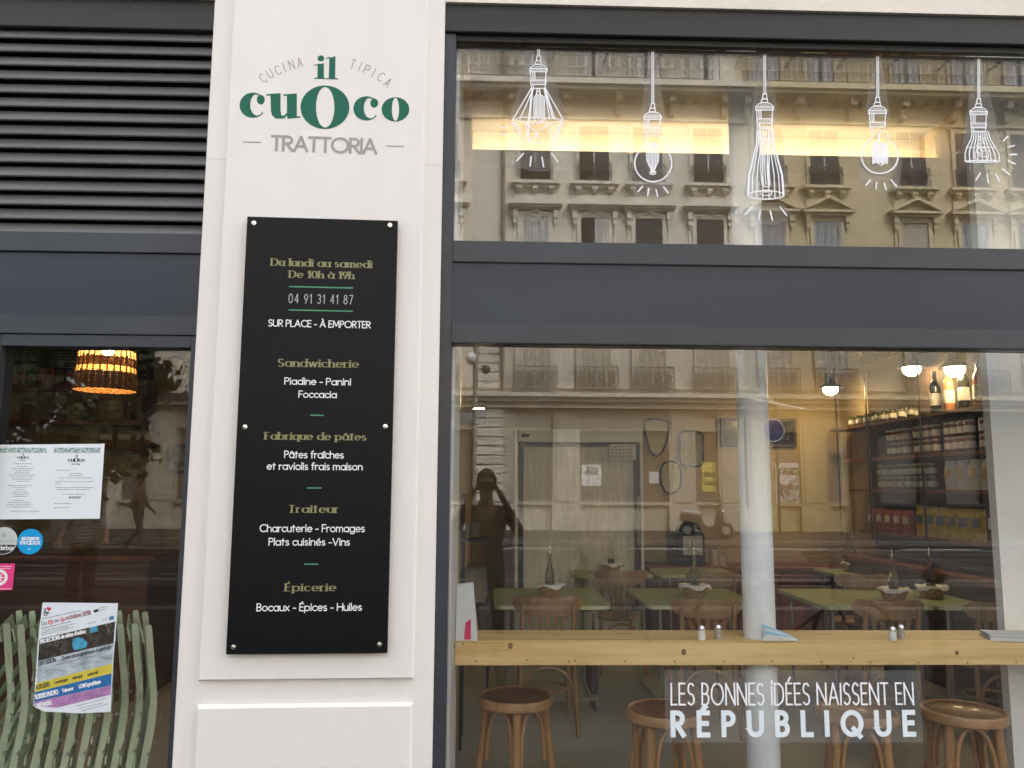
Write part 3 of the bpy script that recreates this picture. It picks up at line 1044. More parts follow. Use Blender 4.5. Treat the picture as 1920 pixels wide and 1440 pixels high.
tree((-14.6, -18.0, -.06), 'leafy plane tree farthest down the tramway', 5, 10.0)

# ================================================================ street furniture
IRON_P = M('street_iron_paint', (.045, .048, .05), .5)
def bollard(loc, label):
    t = thing('bollard', label, 'bollard', loc, group='iron bollards on the pavement')
    m = MB(); m.lathe([(.075, 0), (.075, .12), (.06, .16), (.06, .80), (.07, .82), (.07, .88), (.04, .90), (.035, .93)], n=18); m.build('post', IRON_P, t, smooth=True)
    m = MB(); m.sphere((0, 0, 1.0), .085, 12); m.build('ball', IRON_P, t, smooth=True)
    return t
bol = bollard((3.3, -2.55, -.02), 'black iron bollard with ball top beside the parked bicycle')
dup(bol, (.87, -4.0, -.02), label='black iron bollard with ball top next to the photographer')
dup(bol, (-3.75, -3.0, -.02), label='black iron bollard with ball top before the menu window')
dup(bol, (5.9, -2.7, -.02), label='black iron bollard with ball top farther along the pavement')

p = mir(1463, 1002, 24.0)
t = thing('road_sign', 'tall pole with round blue sign disc across the street', 'road sign', (p.x, p.y, -.02))
q = mir(1448, 806, 24.0)
m = MB(); m.tube([(0, 0, 0), (0, 0, q.z + .9)], .05, 10); m.build('pole', IRON_P, t, smooth=True)
m = MB(); m.tube([(q.x - p.x, .09, q.z), (q.x - p.x, .06, q.z)], .35, 26); m.tube([(q.x - p.x, .085 + .0, q.z), (q.x - p.x, .055, q.z)], .38, 26)
m.build('disc', [M('sign_blue', (.03, .05, .16), .4)], t)
m = MB(); m.tube([(q.x - p.x + .38 * math.cos(R(k * 15)), .075, q.z + .38 * math.sin(R(k * 15))) for k in range(24)], .025, 6, closed=True); m.build('rim', PAPER, t, smooth=True)
m = MB(); m.bar((-.9, .0, q.z + 1.1), (1.0, 0, q.z + .75), .10, .06); m.bar((-.5, 0, q.z + 1.3), (.0, 0, q.z + .95), .05, .05); m.build('lamp_arm', PAPER, t)

p = mir(888, 1000, 18.0)
t = thing('camera_pole', 'slim pale pole with white dome camera across the street', 'camera pole', (p.x, p.y, -.02))
zc_ = mir(880, 672, 18.0).z
m = MB(); m.tube([(0, 0, 0), (0, 0, zc_ + .4)], .065, 10); m.build('pole', M('pale_pole_paint', (.35, .31, .24), .6), t, smooth=True)
m = MB(); m.sphere((-.12, .1, zc_), .15, 10, sz=1.1); m.build('dome_camera', PAPER, t, smooth=True)
m = MB(); m.sphere((.28, .05, zc_ - .28), .12, 10); m.tube([(0, 0, zc_ - .28), (.28, .05, zc_ - .28)], .02, 6); m.build('lamp_globe', IRON_P, t, smooth=True)

# ---- parked bicycle on the pavement beside the photographer
BK = M('bicycle_paint', (.03, .05, .10), .35)
RUB = M('black_rubber', (.02, .02, .02), .8)
def bicycle(loc, rz):
    t = thing('bicycle', 'dark blue city bicycle parked on the pavement by the bollards', 'bicycle', loc, rz)
    for x in (-.52, .52):
        w = MB(); w.tube([(x + .33 * math.cos(R(k * 15)), 0, .35 + .33 * math.sin(R(k * 15))) for k in range(24)], .02, 8, closed=True)
        wo = w.build('wheel', RUB, t, smooth=True)
        s = MB()
        for k in range(14):
            a = R(k * 360 / 14)
            s.tube([(x, .02 * (-1) ** k, .35), (x + .315 * math.cos(a), 0, .35 + .315 * math.sin(a))], .0015, 4)
        s.tube([(x, -.05, .35), (x, .05, .35)], .02, 8)
        s.build('spokes', IRON_P, wo)
    m = MB()
    bb, hd_, st = (-.08, 0, .30), (.38, 0, .80), (-.22, 0, .78)
    for a, b_ in ((bb, st), (bb, (.40, 0, .66)), (st, hd_), (bb, (-.52, 0, .35)), (st, (-.52, 0, .35)), ((.37, 0, .62), (.36, 0, .94)), ((.39, 0, .62), (.52, 0, .35))):
        m.tube([a, b_], .017, 8)
    m.build('frame', BK, t, smooth=True)
    m = MB(); m.tube([(.36, -.02, .94), (.37, 0, 1.0)], .014, 8); m.tube([(.24, -.32, 1.03), (.34, -.22, 1.05), (.40, 0, 1.0), (.34, .22, 1.05), (.24, .32, 1.03)], .011, 8); m.build('handlebar', IRON_P, t, smooth=True)
    for y in (-1, 1):
        m = MB(); m.tube([(.27, y * .29, 1.036), (.15, y * .36, 1.02)], .019, 8); m.build('grip', RUB, t, smooth=True)
    m = MB()
    for y in (-.2, .2):
        m.tube([(.32, y, 1.05), (.46, y * .8, 1.1), (.52, y * .4, .95), (.42, 0, .75)], .004, 5)
    m.build('brake_cable', RUB, t)
    m = MB(); m.sphere((-.25, 0, .92), .1, 10, sx=1.4, sy=.8, sz=.4); m.tube([(-.22, 0, .78), (-.24, 0, .90)], .013, 8); m.build('saddle', RUB, t, smooth=True)
    m = MB(); m.tube([(-.08, -.05, .30), (-.08, .05, .30)], .09, 18); m.box(.06, .14, -.14, -.06, .29, .31); m.box(-.30, -.22, .06, .14, .29, .31); m.build('crank', IRON_P, t)
bp_ = mir(1528, 1025, 3.75)
bicycle((bp_.x - .25, bp_.y, -.02), R(18))

# ---- scooter parked across the street
def scooter(loc, rz):
    t = thing('motor_scooter', 'dark motor scooter with pale seat cover parked across the street', 'scooter', loc, rz)
    BODY = M('scooter_paint', (.05, .05, .055), .3)
    for x in (-.62, .62):
        w = MB(); w.tube([(x + .20 * math.cos(R(k * 20)), 0, .25 + .20 * math.sin(R(k * 20))) for k in range(18)], .055, 8, closed=True); wo = w.build('wheel', RUB, t, smooth=True)
        w = MB(); w.tube([(x, -.05, .25), (x, .05, .25)], .14, 16); w.build('rim', STEEL, wo, smooth=True)
    m = MB()
    prof = [(-.85, .55), (-.80, .78), (-.2, .72), (-.05, .35), (.25, .35), (.38, .85), (.48, .85), (.50, .40), (.36, .22), (-.15, .20), (-.45, .35)]
    m.prism(prof, lambda u, v, d: Vector((u, d, v)), -.16, .16)
    m.build('body', BODY, t, bevel=.04, smooth=True)
    m = MB(); m.prism([(-.85, .79), (-.75, .92), (-.35, .88), (-.12, .80), (-.2, .74)], lambda u, v, d: Vector((u, d, v)), -.15, .15); m.build('seat', M('pale_cover', (.60, .62, .64), .4), t, bevel=.04, smooth=True)
    m = MB(); m.tube([(.62, 0, .28), (.44, 0, .95), (.40, 0, 1.02)], .035, 8); m.tube([(.32, -.34, 1.05), (.42, -.1, 1.03), (.42, .1, 1.03), (.32, .34, 1.05)], .016, 8); m.build('handlebar', BODY, t, smooth=True)
    m = MB(); m.prism([(.46, 1.0), (.36, 1.45), (.38, 1.45), (.50, 1.0)], lambda u, v, d: Vector((u, d, v)), -.2, .2); m.build('windscreen', M('smoked_screen', (.12, .12, .12), .15), t)
    for y in (-.3, .3):
        m = MB(); m.sphere((.36, y, 1.22), .06, 8, sx=.4); m.tube([(.36, y, 1.17), (.38, y * .8, 1.04)], .008, 5); m.build('mirror', CHROME, t, smooth=True)
    m = MB(); m.sphere((.53, 0, .82), .08, 10, sx=.6); m.build('headlight', CHROME, t, smooth=True)
sp = mir(1325, 1010, 22.6)
scooter((sp.x, sp.y, -.02), R(4))
# ================================================================ painted logo on the pillar
GREEN_P = M('green_foil', (.004, .115, .072), .45, .15, 260.0, spec=.35)
GREY_P = M('warm_grey_letters', (.34, .32, .29), .6)
DL = .0208                                                   # just proud of the raised panel
def L4(x, y):                                                # logo tracing scale: 4 units a pixel from (400, 60)
    return PU(400 + x / 4, 60 + y / 4, DL)
def L4s(pts): return [L4(*p) for p in pts]
logo = thing('painted_logo', 'green and grey trattoria name painted on the stone pillar above the black board', 'logo', PW(0, PU(600, 200, DL)[1], DL))
def lbuild(m, name, mat): return m.build(name, mat, logo, world=True)
def ell(cx, cy, rx, ry, a0, a1, n=24): return [(cx + rx * math.cos(R(a0 + (a1 - a0) * i / n)), cy - ry * math.sin(R(a0 + (a1 - a0) * i / n))) for i in range(n + 1)]
def ring(m, o, i, d=DL):
    m.strip(L4s(o), L4s(i), PW, d)
def fat_c(m, x0, x1, y0, y1):
    w, h = x1 - x0, y1 - y0
    cx, cy = x0 + w * .5, (y0 + y1) / 2
    ring(m, ell(cx, cy, w * .5, h * .5, 62, 322, 30), ell(cx + w * .16, cy - h * .02, w * .26, h * .43, 70, 318, 30))
    m.prism([L4(cx + w * .30 + w * .15 * math.cos(R(k * 18)), y0 + h * .28 + h * .19 * math.sin(R(k * 18))) for k in range(20)], PW, DL - .0003, DL + .0002)
    m.strip(L4s(ell(cx, cy, w * .5, h * .5, 90, 40, 8)), L4s(ell(cx + w * .1, cy + h * .06, w * .36, h * .48, 90, 40, 8)), PW, DL + .0004)
m = MB()
ring(m, ell(837, 564, 183, 163, 90, 450, 48), ell(839, 564, 69, 152, 90, 450, 48)); lbuild(m, 'letter_o', GREEN_P)
m = MB(); fat_c(m, 197, 396, 455, 643); lbuild(m, 'letter_c', GREEN_P)
m = MB()
m.prism(L4s([(428, 470), (504, 460), (504, 590), (512, 628), (540, 632), (520, 648), (470, 650), (440, 625), (432, 590)]), PW, DL - .0003, DL)
m.prism(L4s([(398, 466), (504, 459), (504, 470), (398, 477)]), PW, DL - .0003, DL + .0003)
m.prism(L4s([(526, 468), (626, 460), (626, 632), (652, 632), (652, 642), (556, 650), (552, 600), (552, 478), (526, 480)]), PW, DL - .0003, DL)
m.strip(L4s([(505, 626), (530, 628), (556, 602)]), L4s([(505, 648), (534, 646), (556, 622)]), PW, DL + .0003)
lbuild(m, 'letter_u', GREEN_P)
m = MB(); fat_c(m, 1050, 1246, 482, 664); lbuild(m, 'letter_c', GREEN_P)
m = MB(); ring(m, ell(1366, 580, 104, 91, 90, 450, 36), ell(1366, 580, 27, 86, 90, 450, 36)); lbuild(m, 'letter_o', GREEN_P)
m = MB()
m.prism(L4s([(807 + 25 * math.cos(R(k * 18)), 198 + 23 * math.sin(R(k * 18))) for k in range(20)]), PW, DL - .0003, DL)
m.prism(L4s([(782, 246), (829, 233), (829, 345), (780, 345)]), PW, DL - .0003, DL)
m.prism(L4s([(752, 248), (800, 236), (800, 246), (752, 252)]), PW, DL - .0003, DL + .0003)
m.prism(L4s([(756, 343), (842, 344), (842, 352), (756, 351)]), PW, DL - .0003, DL + .0003)
lbuild(m, 'letter_i', GREEN_P)
m = MB()
m.prism(L4s([(870, 196), (916, 180), (913, 346), (866, 346)]), PW, DL - .0003, DL)
m.prism(L4s([(844, 194), (880, 186), (880, 196), (844, 199)]), PW, DL - .0003, DL + .0003)
m.prism(L4s([(846, 345), (934, 347), (934, 355), (846, 353)]), PW, DL - .0003, DL + .0003)
lbuild(m, 'letter_l', GREEN_P)

def plen(px, py, n):                                        # metres of n pixels along u there
    return PU(px + n, py, DL)[0] - PU(px, py, DL)[0]
def pwrite(m, s, px, py, wpx, cappx, nib, d=DL, rot=0.0, **k):
    u, v = PU(px, py, d)
    k1 = plen(px, py, 1)
    write(m, s, PW, u, v, wpx * k1 if wpx else None, cappx * k1, (nib[0] * k1, nib[1] * k1), d, rot=rot, **k)
m = MB(); pwrite(m, 'TRATTORIA', 607.5, 284.5, 196, 27.5, (5.2, 5.2), gap=.13); lbuild(m, 'trattoria_lettering', GREY_P)
m = MB()
for x0, x1, y0, y1 in ((222, 360, 824, 828), (1295, 1430, 854, 858)):
    m.prism(L4s([(x0, y0 - 4), (x1, y1 - 4), (x1, y1 + 4), (x0, y0 + 4)]), PW, DL - .0003, DL)
lbuild(m, 'dash', GREY_P)
m = MB()
for ch, x, y, rot in (('C', 372, 348, 40), ('U', 424, 312, 31), ('C', 482, 287, 25), ('I', 530, 264, 22), ('N', 586, 246, 18), ('A', 648, 228, 14),
                      ('T', 1046, 240, -15), ('I', 1102, 257, -20), ('P', 1152, 281, -24), ('I', 1203, 304, -26), ('C', 1257, 336, -30), ('A', 1308, 380, -36)):
    k1 = plen(400 + x / 4, 60 + y / 4, 1)
    r_ = R(rot)
    u, v = L4(x, y)
    capm = 18.0 * k1
    u += math.sin(r_) * capm / 2; v -= math.cos(r_) * capm / 2
    write(m, ch, PW, u, v, {'I': None}.get(ch, 8.5 * k1), capm, (1.6 * k1, 1.6 * k1), DL, rot=r_)
lbuild(m, 'arched_lettering', GREY_P)

# ================================================================ black board with the opening hours
BOARD = M('satin_black_board', (.004, .0044, .006), .42, .1, 2.0, spec=.22)
OLIVE = M('olive_gold_letters', (.27, .26, .12), .5)
WHITE_L = M('white_letters', (.84, .84, .85), .5)
GREY_L = M('grey_letters', (.45, .45, .43), .5)
GREEN_L = M('green_rule', (.07, .30, .16), .5)
DB = .046
cor = [PU(*p, DB) for p in ((463, 406.5), (745, 413), (727, 1223.5), (424, 1228.5))]
bu0, bu1 = (cor[0][0] + cor[3][0]) / 2, (cor[1][0] + cor[2][0]) / 2
bv0, bv1 = (cor[2][1] + cor[3][1]) / 2, (cor[0][1] + cor[1][1]) / 2
bd = thing('sign_board', 'tall glossy black board with opening hours and menu words screwed to the stone pillar', 'sign board', PW((bu0 + bu1) / 2, bv0, DB))
m = MB(); m.prism([(bu0, bv0), (bu1, bv0), (bu1, bv1), (bu0, bv1)], PW, .030, DB); m.build('panel', BOARD, bd, world=True, bevel=.0012)
m = MB()
for px, py in ((477, 419), (731.5, 423), (460, 801), (723, 800), (438.5, 1213), (712, 1208)):
    u, v = PU(px, py, DB)
    s = MB()
    n = 16
    pr = [(.0115, DB - .014), (.0115, DB + .004), (.0095, DB + .0085), (.0, DB + .010)]
    o = len(s.v)
    for r_, d in pr:
        s.v += [PW(u + r_ * math.cos(2 * math.pi * k / n), v + r_ * math.sin(2 * math.pi * k / n), d) for k in range(n)]
    for i in range(len(pr) - 1):
        for k in range(n):
            l = (k + 1) % n
            s.face([o + i * n + k, o + i * n + l, o + (i + 1) * n + l, o + (i + 1) * n + k])
    s.build('screw_cap', CHROME, bd, world=True, smooth=True)
DT = DB + .0006
def bwrite(s, x0, x1, y0, y1, style):
    cx, w, base, cap = (x0 + x1) / 2, x1 - x0, y1, y1 - y0
    u, v = PU(cx, base, DT)
    k1 = plen(cx, base, 1) * 1.0
    m = MB()
    if style == 'fat':
        write(m, s, PW, u, v, w * k1, cap * k1, (3.6 * k1, .85 * k1), DT, gap=.26, space=.44, serif=True)
        mat = OLIVE
    elif style == 'thin':
        write(m, s, PW, u, v, w * k1, cap * k1, (1.5 * k1, 1.5 * k1), DT, gap=.42, space=.62)
        mat = GREY_L
    else:
        write(m, s, PW, u, v, w * k1, cap * k1, (1.85 * k1, 1.85 * k1), DT, gap=.17, space=.36)
        mat = WHITE_L
    m.build('lettering', mat, bd, world=True)
def brule(x0, x1, y, h):
    (u0, v0), (u1, v1) = PU(x0, y, DT), PU(x1, y, DT)
    k1 = plen(x0, y, 1)
    v = (v0 + v1) / 2
    m = MB(); m.prism([(u0, v - h * k1 / 2), (u1, v - h * k1 / 2), (u1, v + h * k1 / 2), (u0, v + h * k1 / 2)], PW, DB, DT)
    m.build('rule', GREEN_L, bd, world=True)
for row in (('Du lundi au samedi', 510, 696, 486.5, 500, 'fat'), ('De 10h \u00e0 19h', 543.5, 662.5, 508.5, 521.5, 'fat'),
            ('04 91 31 41 87', 542, 660.5, 552, 569, 'thin'), ('SUR PLACE - \u00c0 EMPORTER', 504.5, 694, 601, 613.2, 'sans'),
            ('Sandwicherie', 522.5, 671, 674, 688, 'fat'), ('Piadine - Panini', 534.5, 657, 709, 721.2, 'sans'), ('Foccacia', 560.6, 630.3, 733.3, 745.3, 'sans'),
            ('Fabrique de p\u00e2tes', 498.5, 685, 811.5, 824.5, 'fat'), ('P\u00e2tes fra\u00eeches', 534, 643.5, 846, 858.7, 'sans'),
            ('et raviolis frais maison', 501.7, 678.6, 868, 880.6, 'sans'), ('Traiteur', 542, 634, 947.5, 961, 'fat'),
            ('Charcuterie - Fromages', 488.3, 683, 984, 997, 'sans'), ('Plats cuisin\u00e9s -Vins', 505, 655, 1009.5, 1022.3, 'sans'),
            ('\u00c9picerie', 536, 628.5, 1094.5, 1108, 'fat'), ('Bocaux - \u00c9pices - Huiles', 482.8, 677.4, 1132, 1145, 'sans')):
    bwrite(*row)
brule(542, 662, 538.6, 2.4); brule(541, 661.5, 582.3, 2.4)
brule(581.5, 607, 778.6, 2.2); brule(576, 602.5, 915, 2.2); brule(570.5, 597, 1057.8, 2.2)

# ================================================================ white drawings and slogan on the wide window
VINYL = M('white_vinyl', (.86, .87, .90), .5)
VINYL_B = M('pale_blue_vinyl', (.74, .80, .84), .5)
FILM = film_mat('clear_film', (.62, .61, .60), .055)
DV, DF = .0068, .0052
def GW(u, v, d):
    return Vector((u, -d, v))
def GP(px, py, d=DV):
    p = at_y(px, py, -d)
    return p.x, p.z
K1 = GP(1301, 300)[0] - GP(1300, 300)[0]
class Deco:
    def __init__(self, ox, oy, sc_):
        self.o, self.s, self.m, self.k = (ox, oy), sc_, MB(), 0
        self.pts = []
    def P(self, x, y):
        q = (self.o[0] + x / self.s, self.o[1] + y / self.s)
        self.pts.append(q)
        return GP(*q)
    def line(self, pts, w=2.1):
        ribbon(self.m, [self.P(*p) for p in pts], GW, DV + self.k * 4e-5, (w * K1, w * K1), ends=.4 * K1)
        self.k = (self.k + 1) % 18
    def circ(self, cx, cy, rx, ry, a0=0, a1=360, n=30, w=2.1):
        self.line([(cx + rx * math.cos(R(a0 + (a1 - a0) * i / n)), cy + ry * math.sin(R(a0 + (a1 - a0) * i / n))) for i in range(n + 1)], w)
    def socket(self, cx, y0, ytop, k):
        """cord, clamp, cap and fluted socket; k = units per traced unit of the first lamp"""
        c = lambda x, y: (cx + (x - 382) * k, y0 + (y - 120) * k)
        self.line([(cx - 9 * k, ytop), c(373, 120)], 1.1); self.line([(cx + 9 * k, ytop), c(393, 120)], 1.1)
        yy = ytop + 4 * k
        while yy < y0 - 4 * k:
            self.line([(cx - 9 * k, yy + 5 * k), (cx + 9 * k, yy)], 1.0)
            yy += 9 * k
        for q in ([(368, 120), (398, 120), (400, 163), (364, 163), (368, 120)], [(350, 192), (354, 172), (364, 164)], [(364, 164), (404, 164), (406, 194), (360, 194)],
                  [(308, 230), (330, 208), (350, 198), (412, 198), (436, 208), (456, 230)], [(303, 232), (460, 232), (458, 262), (305, 262), (303, 232)],
                  [(308, 262), (316, 335)], [(450, 262), (446, 335)], [(330, 262), (334, 335)], [(348, 262), (350, 335)], [(312, 338), (446, 338), (446, 378), (314, 378), (312, 338)],
                  [(316, 378), (318, 410)], [(444, 378), (442, 410)], [(334, 378), (336, 410)], [(314, 411), (446, 411)]):
            self.line([c(*p) for p in q], 1.9)
        for i in range(10):
            x = 312 + i * 15
            self.line([c(x, 258), c(x + 8, 238)], 1.3)
            self.line([c(x + 2, 374), c(x + 9, 342)], 1.1)
        for i in range(4):
            self.circ(*c(350 + i * 21, 214), 5 * k, 5 * k, 0, 180, 6, 1.5)
    def film(self, pad, groups=None):
        """the clear carrier cut a little outside the drawing"""
        q = []
        for x, y in convex(self.pts):
            for i in range(14):
                q.append((x + pad * math.cos(i * .449), y + pad * math.sin(i * .449)))
        return [GP(x, y, DF) for x, y in convex(q)]
def deco(label, ox, oy, sc_, draw):
    d = Deco(ox, oy, sc_)
    draw(d)
    c = convex(d.pts)
    x, z = GP(sum(p[0] for p in c) / len(c), max(p[1] for p in c))
    t = thing('window_decal', label, 'window decal', (x, -DF, z), group='white bulb drawings on the wide window')
    d.m.build('drawing', VINYL, t, world=True)
    return d, t
def film_part(t, polys):
    m = MB()
    for i, p in enumerate(polys):
        q = convex([GP(x, y, DF) for x, y in p])
        m.prism(q, GW, DF - .0009, DF - .0006 + i * .0003)
    m.build('clear_film', FILM, t, world=True)
def pad_poly(pts, pad):
    return [(x + pad * math.cos(i * .449), y + pad * math.sin(i * .449)) for x, y in pts for i in range(14)]

def lamp1(d):
    d.socket(382, 120, 60, 1)
    for q in ([(318, 412), (145, 702)], [(338, 412), (214, 690)], [(326, 412), (285, 735)], [(330, 412), (300, 738)], [(444, 412), (604, 694)], [(440, 412), (530, 690)], [(432, 412), (485, 690)], [(436, 412), (512, 688)],
              [(145, 702), (215, 672), (525, 682), (604, 694), (520, 720), (275, 716), (145, 702)], [(145, 712), (245, 888)], [(165, 716), (228, 860)], [(275, 730), (285, 886)], [(292, 735), (300, 886)], [(604, 702), (530, 892)],
              [(590, 708), (510, 885)], [(292, 738), (372, 820), (460, 735)], [(372, 820), (350, 890)], [(460, 738), (515, 885)], [(245, 888), (380, 905), (530, 892)], [(300, 886), (372, 820)], [(520, 722), (560, 800)]):
        d.line(q)
    for i in range(9):
        x = 340 + i * 12
        d.line([(x, 500 - 25 * math.sin(i / 8 * math.pi)), (x + 2, 690 - 6 * (i % 3))], 1.7)
    d.circ(380, 455, 13, 16, w=1.7); d.line([(372, 412), (364, 470), (345, 490)]); d.line([(390, 412), (400, 470), (436, 490)])
    d.line([(345, 690), (372, 726), (440, 690)], 2.2)
def rays(d, *rs):
    for a, b, c, e in rs:
        d.line([(a, b), (c, e)], 2.6)
d1, t1 = deco('white window drawing of a diamond wire cage lamp', 930, 80, 4.8, lambda d: (lamp1(d), rays(d, (250, 995, 185, 1065), (318, 1022, 306, 1112), (412, 1030, 430, 1118), (498, 995, 557, 1072), (38, 756, 92, 776), (35, 832, 90, 822), (122, 950, 155, 905))))
film_part(t1, [pad_poly([(1010, 96), (997, 140), (1025, 140), (960, 228), (1057, 226), (982, 268), (1042, 268)], 9), pad_poly([(968, 302), (980, 288), (993, 312), (1020, 313), (1046, 303), (1035, 288)], 9)])
def lamp2(d):
    d.socket(1410, 548, 82, 1)
    d.circ(1415, 1085, 166, 166, -58, 238, 40, 2.6)
    for s in (-1, 1):
        d.line([(1412 + s * 66, 838), (1412 + s * 68, 900), (1412 + s * 88, 944)], 2.2)
    for i, (a, b) in enumerate(((-58, 1105), (-44, 1130), (-30, 1150), (-16, 1160), (-4, 1165), (10, 1160), (24, 1150), (38, 1135), (52, 1110))):
        d.line([(1412 + a * .6, 900), (1412 + a, 960), (1412 + a * .95, b - 40), (1412 + a * .35, b + 10)], 1.9)
    d.circ(1412, 1172, 26, 14, w=1.8); d.circ(1395, 1165, 10, 8, w=1.4); d.circ(1428, 1165, 10, 8, w=1.4)
d2, t2 = deco('white window drawing of a round globe bulb with long looped filament', 930, 80, 4.8, lambda d: (lamp2(d), rays(d, (1320, 1292, 1275, 1345), (1375, 1312, 1364, 1382), (1440, 1320, 1455, 1385), (1506, 1295, 1550, 1355))))
film_part(t2, [pad_poly([(1223, 100), (1218, 190), (1230, 190), (1208, 230), (1240, 230)], 8), pad_poly([(1190 + 34 * (1 + math.cos(R(a))), 306 + 34 * math.sin(R(a))) for a in range(0, 360, 20)] + [(1196, 360), (1252, 361), (1225, 367)], 7)])
def lamp3(d):
    d.socket(228, 365, 58, .906)
    L = [(166, 650), (162, 760), (130, 890), (100, 1010), (92, 1165)]
    Rr = [(292, 650), (302, 760), (336, 890), (370, 1010), (382, 1168)]
    for i in range(10):
        t = i / 9
        t = .5 - .5 * math.cos(math.pi * t) if 0 < i < 9 else t
        d.line([(a[0] + (b[0] - a[0]) * t, a[1] + (b[1] - a[1]) * t + (28 * math.sin(math.pi * t) if k == 4 else 0)) for k, (a, b) in enumerate(zip(L, Rr))], 2.0)
    d.circ(237, 1168, 145, 33, n=30, w=2.2)
    d.circ(237, 1150, 46, 22, w=1.8); d.circ(237, 1140, 10, 8, w=1.5)
    for a, b in ((190, 200), (204, 214), (222, 232), (240, 250), (256, 264)):
        d.line([(a, 670), (b, 820), (a + 6, 960), (b + 6, 1085)], 2.0)
    d.circ(240, 1085, 26, 18, 0, 180, 10, 2.0)
    d.line([(170, 640), (290, 640)], 2.0)
d3, t3 = deco('white window drawing of a tall bell shaped wire lamp', 1380, 90, 4.236, lambda d: (lamp3(d), rays(d, (130, 1262, 70, 1325), (192, 1288, 180, 1368), (270, 1290, 291, 1372), (350, 1262, 402, 1330))))
film_part(t3, [pad_poly([(1434, 106), (1420, 200), (1448, 200), (1404, 360), (1468, 362)], 9), pad_poly([(1398, 402), (1412, 390), (1422, 413), (1449, 413), (1474, 403), (1462, 388)], 9)])
def lamp4(d):
    d.socket(1125, 392, 68, .906)
    for s, x in ((-1, 1085), (1, 1195)):
        d.line([(x, 668), (x + s * 2, 705), (x + s * 30, 738)], 2.2)
    d.circ(1142, 855, 146, 143, -52, 232, 40, 2.6)
    d.line([(1115, 672), (1130, 690), (1132, 745)], 2.4); d.line([(1150, 672), (1136, 690), (1136, 745)], 2.4)
    for i in range(14):
        x = 1084 + i * 9
        d.line([(x, 752 + (i % 3) * 3), (x + 1.5, 922 - (i % 4) * 4)], 2.0)
    d.line([(1128, 915), (1152, 935), (1178, 915)], 2.0)
d4, t4 = deco('white window drawing of a round bulb with square filament block', 1380, 90, 4.236, lambda d: (lamp4(d), rays(d, (1072, 1045, 1030, 1090), (1117, 1063, 1109, 1122), (1176, 1070, 1192, 1128), (1232, 1048, 1275, 1100))))
film_part(t4, [pad_poly([(1645, 108), (1638, 190), (1652, 190), (1630, 216), (1662, 216)], 8), pad_poly([(1650 + 34 * math.cos(R(a)), 292 + 34 * math.sin(R(a))) for a in range(0, 360, 20)] + [(1622, 348), (1682, 350), (1655, 356)], 7)])
def lamp5(d):
    d.socket(1012, 430, 176, .72)
    L = [(970, 640), (962, 690), (938, 738), (924, 780), (926, 830)]
    Rr = [(1070, 640), (1086, 690), (1118, 740), (1142, 785), (1147, 834)]
    for i in range(9):
        t = i / 8
        d.line([(a[0] + (b[0] - a[0]) * t, a[1] + (b[1] - a[1]) * t) for a, b in zip(L, Rr)], 2.0)
    d.circ(1036, 832, 111, 6, 0, 360, 20, 2.0); d.line([(940, 742), (1120, 742)], 1.6)
    d.circ(1032, 790, 44, 46, n=20, w=1.7)
    for i in range(26):
        x, y = 1025 + rnd.uniform(-22, 26), 670 + i * 5.2
        d.line([(x - 9, y), (x + 10, y + rnd.uniform(-8, 8))], 1.5)
d5, t5 = deco('white window drawing of a short flared wire lamp with rays at its side', 1540, 60, 3.43, lambda d: (lamp5(d), rays(d, (1200, 670, 1168, 703), (1243, 730, 1197, 743), (1257, 788, 1207, 790), (1248, 850, 1200, 828), (1212, 920, 1163, 880), (1022, 905, 993, 955), (1065, 913, 1074, 970), (1120, 910, 1147, 962))))
film_part(t5, [pad_poly([(1834, 112), (1828, 200), (1842, 200), (1812, 300), (1874, 302)], 9)])

sl = thing('window_slogan', 'white French slogan lettering on a clear film at the foot of the wide window', 'window lettering', (GP(1487, 1393)[0], -DF, GP(1487, 1393)[1]))
fp = [GP(1246, 1257, DF), GP(1726, 1257, DF), GP(1731, 1392, DF), GP(1248, 1393, DF)]
m = MB(); m.prism(fp, GW, DF - .0009, DF - .0006); m.build('clear_film', FILM, sl, world=True)
def gwrite(s, x0, x1, y0, y1, nib, mat, name, **k):
    u, v = GP((x0 + x1) / 2, y1)
    kk = GP(x0 + 1, y1)[0] - GP(x0, y1)[0]
    m = MB()
    write(m, s, GW, u, v, (x1 - x0) * kk, (y1 - y0) * kk, (nib * kk, nib * kk), DV, slope=GP_slope(x0, x1, y1), **k)
    return m.build(name, mat, sl, world=True)
def GP_slope(x0, x1, y):
    return 0.0
G['\u00a1'] = (.02, [[(.01, .0), (.01, .86)], [(.01, 1.0), (.01, 1.13)]])
gwrite('LES BONNES \u00a1D\u00c9ES NAISSENT EN', 1258, 1716, 1283, 1321, 3.1, VINYL, 'upper_line', gap=.24, space=.46, jitter=.012)
gwrite('R\u00c9PUBLIQUE', 1261, 1717, 1338, 1377.5, 9.2, VINYL_B, 'lower_line', gap=.86)

